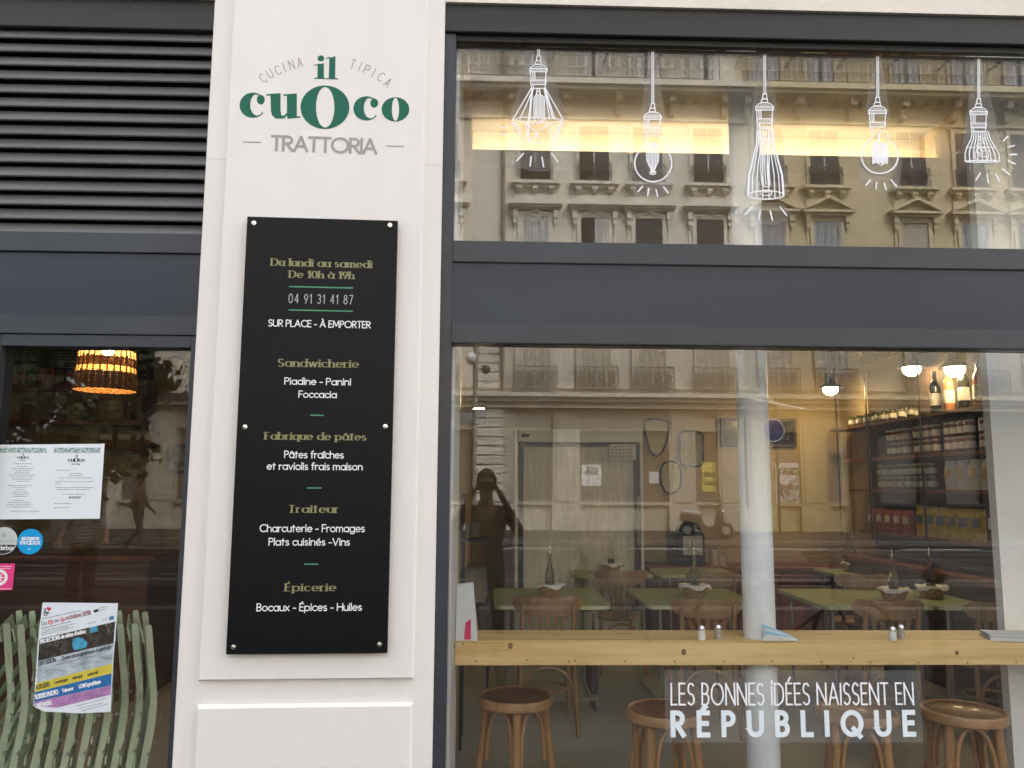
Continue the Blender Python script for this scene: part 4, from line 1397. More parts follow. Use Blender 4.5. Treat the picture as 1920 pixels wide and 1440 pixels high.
# ================================================================ sheets and stickers on the narrow window
def sheet_poly(t, pts, mat, d0, d1, name, bevel=0):
    m = MB(); m.prism([GP(x, y, d1) for x, y in pts], GW, d0, d1)
    return m.build(name, mat, t, world=True)
PAPER_B = M('bright_paper', (.76, .79, .82), .6, .03, 3.0)
PATT = M('green_pattern_band', (.18, .30, .26), .7, col2=(.55, .62, .60), scale=90, lo=.45, hi=.55)
INKG = M('grey_ink', (.22, .22, .23), .7)
def tiny_lines(m, rows, d, rr):
    """rows too small to read in the photograph: short runs of ink"""
    for cx, y, w in rows:
        x = cx - w / 2
        while x < cx + w / 2:
            l = rr.uniform(2.0, 7.0)
            x1 = min(x + l, cx + w / 2)
            (u0, v0), (u1, v1) = GP(x, y, d), GP(x1, y, d)
            m.add([GW(u0, v0 - .0011, d), GW(u1, v1 - .0011, d), GW(u1, v1 + .0011, d), GW(u0, v0 + .0011, d)], [(0, 1, 2, 3)])
            x = x1 + rr.uniform(.6, 1.6)
def mini_logo(m, cx, cy, k, d):
    """the house logo printed small"""
    kk = (GP(cx + 1, cy)[0] - GP(cx, cy)[0]) * k
    u, v = GP(cx, cy, d)
    def E(x, y, rx, ry, ix, iy):
        n = 20
        m.strip([(u + (x + rx * math.cos(2 * math.pi * i / n)) * kk, v + (y + ry * math.sin(2 * math.pi * i / n)) * kk) for i in range(n + 1)],
                [(u + (x + ix * math.cos(2 * math.pi * i / n)) * kk, v + (y + iy * math.sin(2 * math.pi * i / n)) * kk) for i in range(n + 1)], GW, d)
    E(0, 0, 4.4, 4.4, 1.8, 4.0)
    for s, x in (('cu', -9.3), ('co', 9.3)):
        write(m, s, GW, u + x * kk, v - 2.6 * kk, 9 * kk, 6.4 * kk, (1.9 * kk, .5 * kk), d + .0001)
    write(m, 'il', GW, u, v + 5.6 * kk, 2.6 * kk, 3.6 * kk, (1.1 * kk, .5 * kk), d)
    write(m, 'TRATTORIA', GW, u, v - 8.6 * kk, 15 * kk, 2.2 * kk, (.4 * kk, .4 * kk), d)
rr = random.Random(4)
mn = thing('menu_sheet', 'two white menu pages side by side taped to the narrow window', 'menu', (GP(95, 970)[0], -.006, GP(95, 970)[1]))
sheet_poly(mn, [(-20, 834), (196, 832), (187, 972.5), (-20, 974)], PAPER_B, .0044, .0056, 'paper')
sheet_poly(mn, [(-20, 839.5), (88, 839.5), (88, 849), (-20, 849)], PATT, .0050, .0060, 'printed_band')
sheet_poly(mn, [(101, 839.5), (189, 839.5), (188.5, 849), (101, 849)], PATT, .0050, .0060, 'printed_band')
for a_ in ((43, 857.5, .78), (143, 862.5, 1.08)):
    m = MB(); mini_logo(m, *a_, .0061); m.build('printed_logo', INK, mn, world=True)
m = MB()
tiny_lines(m, [(43, 869.5, 34)], .0061, rr)
tiny_lines(m, [(42, 875 + i * 3.9, w) for i, w in enumerate((18, 40, 26, 30, 52, 38, 38, 20))] + [(38, 910.5 + i * 4, w) for i, w in enumerate((44, 24, 18, 28, 32, 26))] + [(36, 938.5 + i * 4, w) for i, w in enumerate((22, 44, 44, 48))] + [(46, 958.5, 56)], .0061, rr)
m.build('printed_text', INKG, mn, world=True)
m = MB()
tiny_lines(m, [(119, 881.5, 26), (142, 888, 22), (142, 892, 24), (142, 896, 64), (140, 903, 72), (108, 907, 10), (140, 914, 72), (136, 918, 64), (138, 926.5, 42), (118, 944, 34), (115, 951.5, 28)], .0061, rr)
m.build('printed_text', INKG, mn, world=True)
m = MB(); u, v = GP(140, 934.5, .0061); kk = GP(141, 900)[0] - GP(140, 900)[0]
write(m, '04 91 31 41 87', GW, u, v, 22 * kk, 3.6 * kk, (.6 * kk, .6 * kk), .0061); m.build('printed_number', INK, mn, world=True)

def disc_sticker(name, label, cx, cy, rpx, mat):
    u, v = GP(cx, cy)
    kk = GP(cx + 1, cy)[0] - GP(cx, cy)[0]
    t = thing(name, label, 'sticker', (u, -.0045, v))
    m = MB(); m.prism([(u + rpx * kk * math.cos(2 * math.pi * i / 32), v + rpx * kk * math.sin(2 * math.pi * i / 32)) for i in range(32)], GW, .0042, .0052)
    m.build('sticker_disc', mat, t, world=True)
    return t, u, v, kk
t, u, v, kk = disc_sticker('round_sticker', 'round sky blue sticker under the menu pages', 56, 1015.5, 24, M('sky_blue_print', (.0, .32, .66), .4))
m = MB()
write(m, 'SELECTIONNE PAR', GW, u, v + 3.6 * kk, 33 * kk, 4.6 * kk, (1.1 * kk, 1.1 * kk), .0056, gap=.2)
write(m, 'vivabox', GW, u, v - 5.4 * kk, 38 * kk, 10 * kk, (1.5 * kk, 1.5 * kk), .0056, gap=.2)
m.disc((u, v - 14 * kk), 1.6 * kk, GW, .0056, 10)
m.build('lettering', WHITE_L, t, world=True)
t, u, v, kk = disc_sticker('round_sticker', 'round grey sticker with black lower segment at the window edge', 6, 1014, 26, M('pale_grey_print', (.55, .58, .57), .4))
def seg(r_, a0, a1):
    return [(u + r_ * kk * math.cos(R(a0 + (a1 - a0) * i / 16)), v + r_ * kk * math.sin(R(a0 + (a1 - a0) * i / 16))) for i in range(17)]
m = MB(); m.prism(seg(24.5, 198, 342), GW, .005, .0056); m.build('black_segment', INK, t, world=True)
m = MB(); write(m, 'onderbox', GW, u + 2 * kk, v - 17 * kk, 36 * kk, 8 * kk, (1.4 * kk, 1.2 * kk), .006, gap=.16); m.build('lettering', WHITE_L, t, world=True)
m = MB(); write(m, 'PARTENAIRE', GW, u, v - 3 * kk, 40 * kk, 4.5 * kk, (.8 * kk, .8 * kk), .0056); m.disc((u, v + 11 * kk), 5 * kk, GW, .0056, 16); m.build('lettering', M('light_print', (.42, .45, .44), .5), t, world=True)
pk = thing('square_sticker', 'pink square sticker with white ring at the window edge', 'sticker', (GP(5, 1105)[0], -.0045, GP(5, 1105)[1]))
sheet_poly(pk, [(-24, 1057), (28, 1056.5), (23, 1106), (-24, 1108)], M('pink_print', (.78, .05, .22), .4), .0042, .0052, 'sticker_sheet')
m = MB()
u, v = GP(-1, 1083)
m.strip([(u + 15 * kk * math.cos(2 * math.pi * i / 28), v + 15 * kk * math.sin(2 * math.pi * i / 28)) for i in range(29)], [(u + 9.5 * kk * math.cos(2 * math.pi * i / 28), v + 9.5 * kk * math.sin(2 * math.pi * i / 28)) for i in range(29)], GW, .0056)
for a in range(0, 360, 60):
    ribbon(m, [(u, v), (u + 8 * kk * math.cos(R(a)), v + 8 * kk * math.sin(R(a)))], GW, .0056 + a * 1e-7, (2 * kk, 2 * kk))
tiny_lines(m, [(5, 1062, 34), (5, 1066, 30), (4, 1104, 32)], .0056, rr)
m.build('print', WHITE_L, pk, world=True)

# poster of a photography month
ps = thing('event_poster', 'white photography poster with yellow and blue bands taped low on the narrow window', 'poster', (GP(140, 1335)[0], -.006, GP(140, 1335)[1]))
def Q(x, y): return 60 + x / 6.547, 1120 + y / 6.547
def Qs(l): return [Q(*p) for p in l]
def pposter(pts, mat, name, dd): return sheet_poly(ps, Qs(pts), mat, .0050, .0056 + dd, name)
sheet_poly(ps, Qs([(130, 64), (1056, 72), (1000, 750), (965, 1405), (600, 1425), (150, 1400), (110, 1385), (14, 1330), (30, 1180), (75, 520)]), M('poster_paper', (.72, .76, .80), .5), .0044, .0056, 'paper')
pposter([(92, 512), (1020, 298), (1000, 562), (72, 782)], M('night_photo_print', (.02, .018, .016), .5, col2=(.10, .08, .06), scale=40, lo=.45, hi=.7), 'photo_band', .0004)
pposter([(72, 784), (1000, 564), (985, 812), (58, 1052)], M('cloud_photo_print', (.22, .27, .30), .5, col2=(.56, .62, .66), scale=14, stretch=(1, 1, 2.5)), 'photo_band', .0004)
pposter([(58, 1054), (986, 814), (978, 932), (34, 1165)], M('yellow_print', (.62, .50, .06), .5, .06, 20.0), 'yellow_band', .0004)
pposter([(34, 1166), (977, 934), (972, 1080), (24, 1285)], M('blue_print', (.02, .14, .36), .5, .25, 30.0), 'blue_band', .0004)
pposter([(24, 1287), (972, 1082), (965, 1195), (300, 1355), (20, 1338)], M('violet_print', (.40, .20, .40), .5, .25, 25.0), 'violet_band', .0004)
m = MB()
for poly in ([(500, 520), (560, 490), (620, 500), (680, 560), (660, 620), (520, 650), (495, 600)], [(712, 368), (800, 348), (806, 418), (716, 436)]):
    m.prism([GP(*Q(*p), .0064) for p in poly], GW, .006, .0064)
m.build('blue_figure', M('photo_blue', (.06, .32, .50), .5, .3, 60.0), ps, world=True)
m = MB()
for k in range(26):
    x, y = rr.uniform(130, 990), 0
    y = 640 - (x - 92) * .235 - rr.uniform(10, 170)
    w, h = rr.uniform(4, 11), rr.uniform(6, 30)
    m.add([GW(*GP(*Q(x, y), .0063), .0063), GW(*GP(*Q(x + w, y), .0063), .0063), GW(*GP(*Q(x + w, y + h), .0063), .0063), GW(*GP(*Q(x, y + h), .0063), .0063)], [(0, 1, 2, 3)])
m.build('photo_lights', M('photo_lights_print', (.42, .36, .18), .5), ps, world=True)
def qwrite(s, x0, x1, y0, y1, cap, nib, mat, d=.0066, **k):
    (a, b), (c, e) = GP(*Q(x0, y0), d), GP(*Q(x1, y1), d)
    kk = GP(*Q(x0 + 1, y0))[0] - GP(*Q(x0, y0))[0]
    ang = math.atan2(e - b, c - a)
    m = MB(); write(m, s, GW, (a + c) / 2, (b + e) / 2, math.hypot(c - a, e - b), cap * kk, (nib * kk, nib * kk), d, rot=ang, **k)
    return m.build('lettering', mat, ps, world=True)
qwrite('I', 150, 165, 190, 190, 52, 14, INK); qwrite('CP', 145, 205, 222, 216, 36, 9, INK)
HEART = M('heart_red', (.62, .04, .08), .5)
m = MB()
hp = []
for i in range(28):
    a = 2 * math.pi * i / 28
    hp.append((207 + 1.85 * 16 * math.sin(a) ** 3, 142 - 1.85 * (13 * math.cos(a) - 5 * math.cos(2 * a) - 2 * math.cos(3 * a) - math.cos(4 * a))))
m.prism([GP(*Q(*p), .006) for p in hp], GW, .0056, .006)
for cx, cy in ((226, 306), (372, 272)):
    m.prism([GP(*Q(cx + 30 * math.cos(R(k * 20)), cy + 30 * math.sin(R(k * 20))), .006) for k in range(18)], GW, .0056, .006)
m.build('red_marks', HEART, ps, world=True)
qwrite('Du', 126, 182, 345, 332, 42, 7, INKG); qwrite('6', 216, 238, 324, 319, 36, 7, WHITE_L); qwrite('au', 272, 328, 308, 296, 42, 7, INKG)
qwrite('27', 350, 394, 292, 282, 36, 7, WHITE_L); qwrite('octobre 2018', 418, 720, 276, 206, 48, 8, M('dark_red_ink', (.30, .06, .07), .6))
qwrite('PROJECTIONS de s\u00e9ries d\'auteur', 108, 662, 566, 434, 44, 10, WHITE_L, d=.0068)
qwrite('EXPOSITION', 84, 290, 842, 790, 50, 7, INK); qwrite('Chaine photographique argentique', 362, 972, 772, 626, 42, 6, INK)
qwrite('ATELIERS', 52, 220, 1132, 1086, 48, 8, INK); qwrite('cyanotype', 280, 440, 1062, 1022, 36, 6, INK); qwrite('st\u00e9nop\u00e9', 500, 620, 1008, 978, 36, 6, INK); qwrite('polaroid', 688, 812, 966, 932, 36, 6, INK)
qwrite('SORTIES PHOTO', 44, 322, 1250, 1184, 50, 11, WHITE_L, d=.0068); qwrite('Takumar', 376, 510, 1168, 1132, 40, 8, WHITE_L, d=.0068); qwrite('LOMOgraphique', 582, 842, 1116, 1052, 42, 9, WHITE_L, d=.0068)
qwrite('CAF\u00c9 PHOTO', 46, 244, 1358, 1316, 46, 10, WHITE_L, d=.0068)
m = MB()
def small_line(x0, x1, y0, y1, hgt):
    (a, b), (c, e) = GP(*Q(x0, y0), .0062), GP(*Q(x1, y1), .0062)
    n = max(2, int((x1 - x0) / 26)); h = hgt / 6.547 * kk
    for i in range(n):
        f0, f1 = i / n, (i + rr.uniform(.6, .9)) / n
        m.add([GW(a + (c - a) * f0, b + (e - b) * f0, .0062), GW(a + (c - a) * f1, b + (e - b) * f1, .0062), GW(a + (c - a) * f1, b + (e - b) * f1 + h, .0062), GW(a + (c - a) * f0, b + (e - b) * f0 + h, .0062)], [(0, 1, 2, 3)])
for q in ((130, 600, 268, 166, 10), (118, 480, 388, 302, 12), (118, 530, 418, 326, 9), (118, 450, 442, 366, 8), (118, 520, 468, 366, 8), (100, 720, 880, 730, 9), (540, 930, 1340, 1240, 8), (580, 870, 1370, 1300, 8), (610, 940, 1400, 1310, 8), (820, 930, 140, 112, 9), (830, 920, 165, 142, 8), (680, 790, 332, 300, 10), (870, 930, 280, 262, 9)):
    small_line(*q)
m.build('small_print', INKG, ps, world=True)
m = MB()
for poly in ([(945, 240), (1002, 226), (1006, 270), (950, 284)],):
    m.prism([GP(*Q(*p), .0062) for p in poly], GW, .0056, .0062)
m.build('logo_patch', M('patch_blue', (.06, .24, .42), .5), ps, world=True)
m = MB(); m.prism([GP(*Q(*p), .0062) for p in ((755, 160), (815, 140), (818, 172), (760, 190))], GW, .0056, .0062); m.build('logo_patch', INK, ps, world=True)
# ================================================================ materials of the dining room
PINE = M('pine_board', (.72, .46, .17), .45, 0, 2.2, col2=(.90, .66, .32), stretch=(.55, 9, 9), bump=.03, bscale=12)
KNOT = M('pine_knot', (.16, .07, .03), .5)
KNOT2 = M('knot_heart', (.42, .25, .10), .5)
BENT = M('bentwood_brown', (.27, .15, .066), .33, 0, 3.0, col2=(.39, .23, .11), stretch=(8, 8, .8), coat=.25)
BENT_L = M('bentwood_light', (.34, .18, .078), .35, 0, 3.0, col2=(.45, .255, .12), stretch=(8, 8, .8), coat=.25)
SEATM = M('stool_seat_veneer', (.13, .065, .035), .4, 0, 4.0, col2=(.20, .10, .055), stretch=(1, 6, 1), coat=.15)
TABLE_G = M('olive_green_table', (.38, .47, .26), .35, .08, 2.0)
TABLE_E = M('green_table_edge', (.58, .66, .40), .4)
LEG_G = M('grey_green_steel', (.30, .33, .28), .4)
DARKW = M('dark_wood', (.10, .05, .028), .5, 0, 4.0, col2=(.16, .08, .045), stretch=(1, 1, 6))
REDW = M('red_brown_shelf', (.22, .075, .035), .5, .2, 4.0)
BLK = M('black_metal', (.015, .015, .016), .45)
BLKS = M('satin_black_plastic', (.012, .012, .014), .3)
WICK = M('basket_wicker', (.68, .44, .22), .7, 0, 60.0, col2=(.38, .21, .09), bump=.5, bscale=90)
NAPK = M('white_napkin', (.88, .88, .88), .8, .03, 6.0)
BGLASS = M('clear_bottle_glass', (.80, .84, .76), .05, trans=.95, ior=1.3)
OIL = M('olive_oil', (.42, .28, .04), .15, trans=.3)

# ---- wooden counter along the window
HC = .887
yc0 = at_z(1300, 1204.5, HC).y
yc1 = .735
yc2 = .737
ct = thing('window_counter', 'long knotty pine counter running along inside the wide window', 'counter', (1.4, yc0, HC))
xe_ = 6.3
zb_ = at_y(1300, 1247.5, yc0).z
XC0 = XL + .022
m = MB(); m.box(XC0, xe_, yc0 + .001, yc0 + .034, zb_, HC - .003); m.build('front_board', PINE, ct, world=True, bevel=.003)
m = MB(); m.box(XC0, colx - .55, yc0 + .0345, yc2, HC - .04, HC); m.box(colx - .5475, xw - .006, yc0 + .0345, yc2, HC - .04, HC); m.box(xw - .0055, xe_, yc0 + .0345, yc1, HC - .04, HC); m.build('top_board', PINE, ct, world=True, bevel=.003)
m = MB()
for px, py, r_ in ((957, 1211, 5.5), (1282, 1222.5, 5.5), (1794, 1224, 4.2), (850, 1211, 4.5)):
    p = at_y(px, py, yc0)
    k = r_ * .00245
    for q, rr_ in ((0, 1.0), (1, .5)):
        m.k = q if r_ > 5 else 0
        o = len(m.v)
        m.v += [Vector((p.x + k * rr_ * .8 * math.cos(i * .393), yc0 - .0006 - q * .0005, p.z + k * rr_ * math.sin(i * .393))) for i in range(16)]
        m.face([o + i for i in range(16)])
m.k = 0
for px, py in ((893, 1240), (988, 1238), (1066, 1240), (1078, 1239), (1172, 1240), (1265, 1240), (1357, 1240.5), (1448, 1240), (1540, 1241), (1600, 1234), (1632, 1241.5), (1722, 1242), (1814, 1242), (1905, 1241), (869, 1202.5 + 5)):
    p = at_y(px, py, yc0)
    o = len(m.v)
    m.v += [Vector((p.x + .0042 * math.cos(i * .785), yc0 - .0008, p.z + .0042 * math.sin(i * .785))) for i in range(8)]
    m.face([o + i for i in range(8)])
for px, py, a, b_ in ((940, 1186, .02, .006), (1040, 1192, .022, .005), (1000, 1197, .015, .004), (1170, 1188, .03, .006), (1230, 1196, .02, .005), (1545, 1190, .02, .005), (1700, 1195, .02, .004), (1810, 1188, .02, .005), (1850, 1197, .016, .004)):
    p = at_z(px, py, HC)
    if abs(p.x - colx) < .09: continue
    o = len(m.v)
    m.v += [Vector((p.x + a * math.cos(i * .628), p.y + b_ * math.sin(i * .628), HC + .0006)) for i in range(10)]
    m.face([o + i for i in range(10)])
m.build('knots', [KNOT, KNOT2], ct, world=True)
m = MB()
for x in (.5, 2.0):
    m.box(x, x + .03, yc0 + .08, yc1 - .02, HC - .25, HC - .041)
m.build('bracket', BLK, ct, world=True)

# ---- things on the counter
def shaker(px, py, label, fill):
    p = at_z(px, py, HC)
    t = thing('shaker', label, 'shaker', (p.x, p.y, HC + .0005), group='salt and pepper shakers')
    m = MB(); m.lathe([(.0165, 0), (.0175, .01), (.0165, .034), (.014, .044)], n=16); m.build('jar', fill, t, smooth=True)
    m = MB(); m.lathe([(.0155, .044), (.0155, .058), (.012, .064), (.0, .065)], n=16); m.build('cap', CHROME, t, smooth=True)
SALT = M('salt_fill', (.80, .80, .80), .3); PEPP = M('pepper_fill', (.40, .36, .33), .3, .3, 90.0)
shaker(1316, 1199, 'salt shaker with steel cap near the white column', SALT)
shaker(1347, 1197.5, 'pepper shaker with steel cap next to the white column', PEPP)
shaker(1674, 1201, 'salt shaker in front of the pair under the long green table', SALT)
shaker(1690, 1197, 'pepper shaker half behind a salt shaker under the long green table', PEPP)
p = at_z(1468, 1200.5, HC)
t = thing('leaflet_stack', 'pale blue fanned leaflets leaning against the white column', 'leaflets', (p.x, p.y, HC))
BLUEP = M('pale_blue_print', (.30, .60, .80), .6)
for i, (dx, mat) in enumerate(((0, BLUEP), (.008, PAPER), (.018, BLUEP), (.026, PAPER))):
    m = MB()
    a, b_, c, e = at_y(1428 + i * 2, 1170 + i * 6, p.y - .012), at_y(1472 + i * 4, 1186 + i * 3, p.y - .008), at_z(1500 - i * 2, 1201, HC + .001), at_z(1438 - i * 4, 1201, HC + .001)
    o = [v - t.location + Vector((0, -.004 * i, .0)) for v in (a, b_, c, e)]
    o += [v + Vector((0, .0012, .0004)) for v in o]
    m.add(o, [(0, 1, 2, 3), (7, 6, 5, 4), (0, 4, 5, 1), (1, 5, 6, 2), (2, 6, 7, 3), (3, 7, 4, 0)])
    m.build('leaflet', mat, t)
p = at_z(1895, 1198, HC)
t = thing('paper_stack', 'low stack of white printed papers at the partition end of the counter', 'papers', (p.x, p.y, HC))
for i in range(5):
    m = MB()
    an = R(-14 + rnd.uniform(-3, 3)); ca, sa = math.cos(an), math.sin(an)
    m.obox((rnd.uniform(-.004, .004), 0, .003 + i * .0052), (ca * .11, sa * .11, 0), (-sa * .075, ca * .075, 0), (0, 0, .0024))
    m.build('printed_sheet', PAPER if i != 3 else M('grey_cover', (.45, .48, .5), .5), t)
# paper carrier bag by the window jamb
bx0, bx1 = XL + .024, at_y(892, 1150, .48).x
zt_ = at_y(870, 1091, .52).z
t = thing('paper_bag', 'white paper carrier bag with pink mark at the jamb end of the counter', 'bag', ((bx0 + bx1) / 2, .52, HC))
m = MB()
m.add([(bx0, .45, HC + .001), (bx1 + .008, .45, HC + .001), (bx1 + .012, .62, HC + .001), (bx0, .62, HC + .001), (bx0, .50, zt_ - .02), (bx1 - .012, .505, zt_ - .005), (bx1 - .014, .53, zt_), (bx0, .53, zt_ - .012)],
      [(0, 1, 5, 4), (1, 2, 6, 5), (2, 3, 7, 6), (3, 0, 4, 7), (4, 5, 6, 7), (3, 2, 1, 0)])
m.build('bag_body', M('white_kraft', (.74, .76, .78), .7, .03, 5.0, bump=.1, bscale=14), t, world=True)
def bagf(px, py):
    z = at_y(px, py, .47).z
    f = (z - HC) / (zt_ - HC)
    return at_y(px, py, .45 + .05 * f - .0025)
m = MB(); m.add([bagf(870, 1199), bagf(883, 1199), bagf(882.5, 1160), bagf(873, 1168)], [(0, 1, 2, 3)]); m.build('pink_mark', M('pink_mark_print', (.74, .04, .17), .6), t, world=True)
PINE_D = None

# ---- bentwood stools
def make_stool():
    t = thing('bar_stool', 'x', 'stool', group='bentwood stools under the counter')
    h, r_ = .56, .188
    m = MB(); m.lathe([(.0, h - .012), (.155, h - .012), (.169, h - .002), (.169, h - .03), (0, h - .03)], n=36); m.build('seat_panel', SEATM, t, smooth=True)
    m = MB(); m.lathe([(.1695, h - .03), (.1695, h - .001), (.175, h + .004), (r_ - .004, h + .002), (r_, h - .006), (r_, h - .036), (r_ - .006, h - .042), (.174, h - .042), (.1695, h - .03)], n=40); m.build('seat_rim', BENT_L, t, smooth=True)
    for k in range(4):
        a = R(45 + 45 + 90 * k)
        c, s = math.cos(a), math.sin(a)
        m = MB(); m.tube([(c * .150, s * .150, h - .043), (c * .158, s * .158, h - .2), (c * .178, s * .178, .25), (c * .205, s * .205, 0)], [.0205, .021, .019, .016], 12)
        m.build('leg', BENT_L, t, smooth=True)
    for k in range(4):
        a0, a1 = R(90 + 90 * k), R(180 + 90 * k)
        p0 = Vector((math.cos(a0) * .150, math.sin(a0) * .150, 0)); p1 = Vector((math.cos(a1) * .150, math.sin(a1) * .150, 0))
        q0 = p0 + (p1 - p0) * .13; q1 = p1 - (p1 - p0) * .13
        pts = []
        for i in range(17):
            u = i / 16
            w = math.sin(math.pi * u)
            zz = h - .30 + (.30 - .054) * min(1, w ** .62)
            e = .5 - .5 * math.cos(math.pi * u)
            p = q0 + (q1 - q0) * e
            pts.append((p.x * (1 + .10 * (1 - w)), p.y * (1 + .10 * (1 - w)), zz))
        m = MB(); m.tube(pts, .0105, 8); m.build('brace', BENT_L, t, smooth=True)
    return t
st0 = make_stool()
for i, (px, py, rz, lab) in enumerate(((967, 1304, 90, 'bentwood stool with dark seat nearest the stone pillar'), (1248, 1330, 52, 'bentwood stool with dark seat beside the white column foot, half behind the slogan film'),
                                       (1606, 1330, 118, 'bentwood stool with dark seat seen through the slogan lettering'), (1806, 1331, 35, 'bentwood stool with dark seat between the slogan and the white partition'))):
    p = at_z(px, py, .558)
    if i == 0:
        st0.location = (p.x, p.y, 0); st0.rotation_euler.z = R(0); st0['label'] = lab
    else:
        dup(st0, (p.x, p.y, 0), R(rz), label=lab)

# ---- bentwood chairs (the back of the chair towards -y)
def make_chair():
    t = thing('bentwood_chair', 'x', 'chair', group='bentwood chairs at the green tables')
    m = MB(); m.lathe([(0, .470), (.17, .470), (.195, .462), (.20, .45), (.195, .436), (0, .436)], n=32, sy=1.02); m.build('seat', BENT, t, smooth=True)
    N = 14                                                # curved, rounded top rail
    m = MB()
    rows = []
    for i in range(N + 1):
        u = -1 + 2 * i / N
        x = u * .235
        y = -.285 + .075 * u * u
        e = max(.05, (1 - abs(u) ** 7)) ** .5
        zc = .815 + .016 * u * u
        rows.append((x, y, zc - .062 * e, zc + .058 * e))
    o = len(m.v)
    for x, y, a, b_ in rows:
        m.v += [Vector((x, y - .012, a)), Vector((x, y - .016, (a + b_) / 2)), Vector((x, y - .008, b_)), Vector((x, y + .006, b_)), Vector((x, y, (a + b_) / 2)), Vector((x, y + .004, a))]
    for i in range(N):
        for k in range(6):
            l = (k + 1) % 6
            m.face([o + i * 6 + k, o + i * 6 + l, o + (i + 1) * 6 + l, o + (i + 1) * 6 + k])
    m.face([o + k for k in range(6)]); m.face([o + N * 6 + k for k in range(6)])
    m.build('top_rail', BENT, t, smooth=True)
    for s in (-1, 1):
        m = MB(); m.tube([(s * .195, -.30, 0), (s * .180, -.235, .30), (s * .172, -.215, .46), (s * .170, -.245, .66), (s * .170, -.280, .79), (s * .170, -.285, .835)], [.015, .017, .018, .0175, .016, .010], 10); m.build('back_leg', BENT, t, smooth=True)
        m = MB(); m.tube([(s * .165, .16, .44), (s * .172, .175, .2), (s * .185, .195, 0)], [.018, .017, .013], 10); m.build('front_leg', BENT, t, smooth=True)
    for k in range(5):
        u = (k - 2) / 2
        m = MB()
        a, b_ = Vector((u * .055, -.205, .462)), Vector((u * .125, -.272 + .012 * u * u, .775))
        mid = (a + b_) / 2 + Vector((-u * .006, .014, 0))
        for p, q in ((a, mid), (mid, b_)):
            m.bar(p, q, .024 + .004, .010, up=(0, 1, 0))
        m.build('back_slat', BENT, t)
    m = MB()
    pts = [(.165 * math.cos(R(180 * i / 16)), -.222 - .02, .22 + .20 * math.sin(R(180 * i / 16)) ** .7) for i in range(17)]
    m.tube(pts, .0105, 8); m.build('back_hoop', BENT, t, smooth=True)
    m = MB(); m.tube([(.15 * math.cos(R(k * 15)), .15 * math.sin(R(k * 15)) - .01, .24) for k in range(24)], .010, 8, closed=True); m.build('stretcher_ring', BENT, t, smooth=True)
    return t
ch0 = make_chair()
def put_chair(px, py, rz, lab, first=[True]):
    p = at_z(px, py, .868)                                # where the middle of the top rail is seen
    c, s = math.cos(R(rz)), math.sin(R(rz))
    off = Vector((-s * -.285, c * -.285, 0))
    loc = (p.x - off.x, p.y - off.y, 0)
    if first[0]:
        ch0.location = loc; ch0.rotation_euler.z = R(rz); ch0['label'] = lab; first[0] = False
    else:
        dup(ch0, loc, R(rz), label=lab)
put_chair(1028, 1122, 0, 'brown bentwood chair backing onto the counter at the green table nearest the pillar')
put_chair(1328, 1126, -2, 'brown bentwood chair backing onto the counter just beside the white column')
put_chair(1673, 1129, -3, 'brown bentwood chair backing onto the counter in front of the long green table')
put_chair(1886, 1133, -4, 'brown bentwood chair half hidden behind the white partition')
put_chair(1167, 1072, 3, 'brown bentwood chair at the back table before the drinks fridge')
put_chair(1340, 1075, 0, 'brown bentwood chair at the back table under the mirrors')
put_chair(1622, 1079, -4, 'brown bentwood chair at the back table near the grocery shelves')

# ---- green tables
def make_table(w, dp):
    t = thing('dining_table', 'x', 'table', group='olive green tables')
    def rrect(w_, d_, r_, n=6):
        q = []
        for sx, sy, a0 in ((1, 1, 0), (-1, 1, 90), (-1, -1, 180), (1, -1, 270)):
            for i in range(n + 1):
                a = R(a0 + 90 * i / n)
                q.append((sx * (w_ / 2 - r_) + r_ * math.cos(a), sy * (d_ / 2 - r_) + r_ * math.sin(a)))
        return q
    Wt = lambda u, v, d: Vector((u, v, d))
    m = MB(); m.prism(rrect(w - .012, dp - .012, .055), Wt, .730, .7515); m.build('tabletop', TABLE_G, t)
    m = MB(); m.strip(rrect(w, dp, .06) + [rrect(w, dp, .06)[0]], rrect(w - .012, dp - .012, .054) + [rrect(w - .012, dp - .012, .054)[0]], Wt, .7505)
    o = rrect(w, dp, .06)
    n = len(o)
    b0 = len(m.v)
    m.v += [Vector((u, v, .7505)) for u, v in o] + [Vector((u, v, .722)) for u, v in o]
    for i in range(n):
        j = (i + 1) % n
        m.face([b0 + i, b0 + n + i, b0 + n + j, b0 + j])
    m.build('edge_band', TABLE_E, t)
    for s in (-1, 1):
        m = MB()
        x = s * (w / 2 - .10)
        y0, y1 = -dp / 2 + .10, dp / 2 - .10
        m.tube([(x, y0, .725), (x, y0 - .02, .03), (x, y0, .011), (x, y1, .011), (x, y1 + .02, .03), (x, y1, .725)], .011, 8); m.build('leg_loop', LEG_G, t, smooth=True)
    m = MB(); m.tube([(-w / 2 + .1, 0, .70), (w / 2 - .1, 0, .70)], .010, 8); m.tube([(-w / 2 + .1, -dp / 2 + .1, .08), (w / 2 - .1, -dp / 2 + .1, .08)], .009, 8); m.build('cross_bar', LEG_G, t, smooth=True)
    return t
y0_, y1_ = at_z(1030, 1136, .75).y, at_z(1030, 1103, .75).y
dpt = y1_ - y0_
tb0 = make_table(.84, dpt)
ymid = (y0_ + y1_) / 2
tb0.location = (at_z(1028, 1120, .75).x, ymid, 0); tb0['label'] = 'olive green table nearest the pillar, set with a bread basket'
TX = [at_z(1028, 1120, .75).x, at_z(1296, 1122, .75).x + .015]
dup(tb0, (at_z(1296, 1122, .75).x + .02, ymid + .02, 0), 0, label='olive green table behind the white column, set with a bread basket')
t3x = at_z(1555, 1140, .75).x + .42
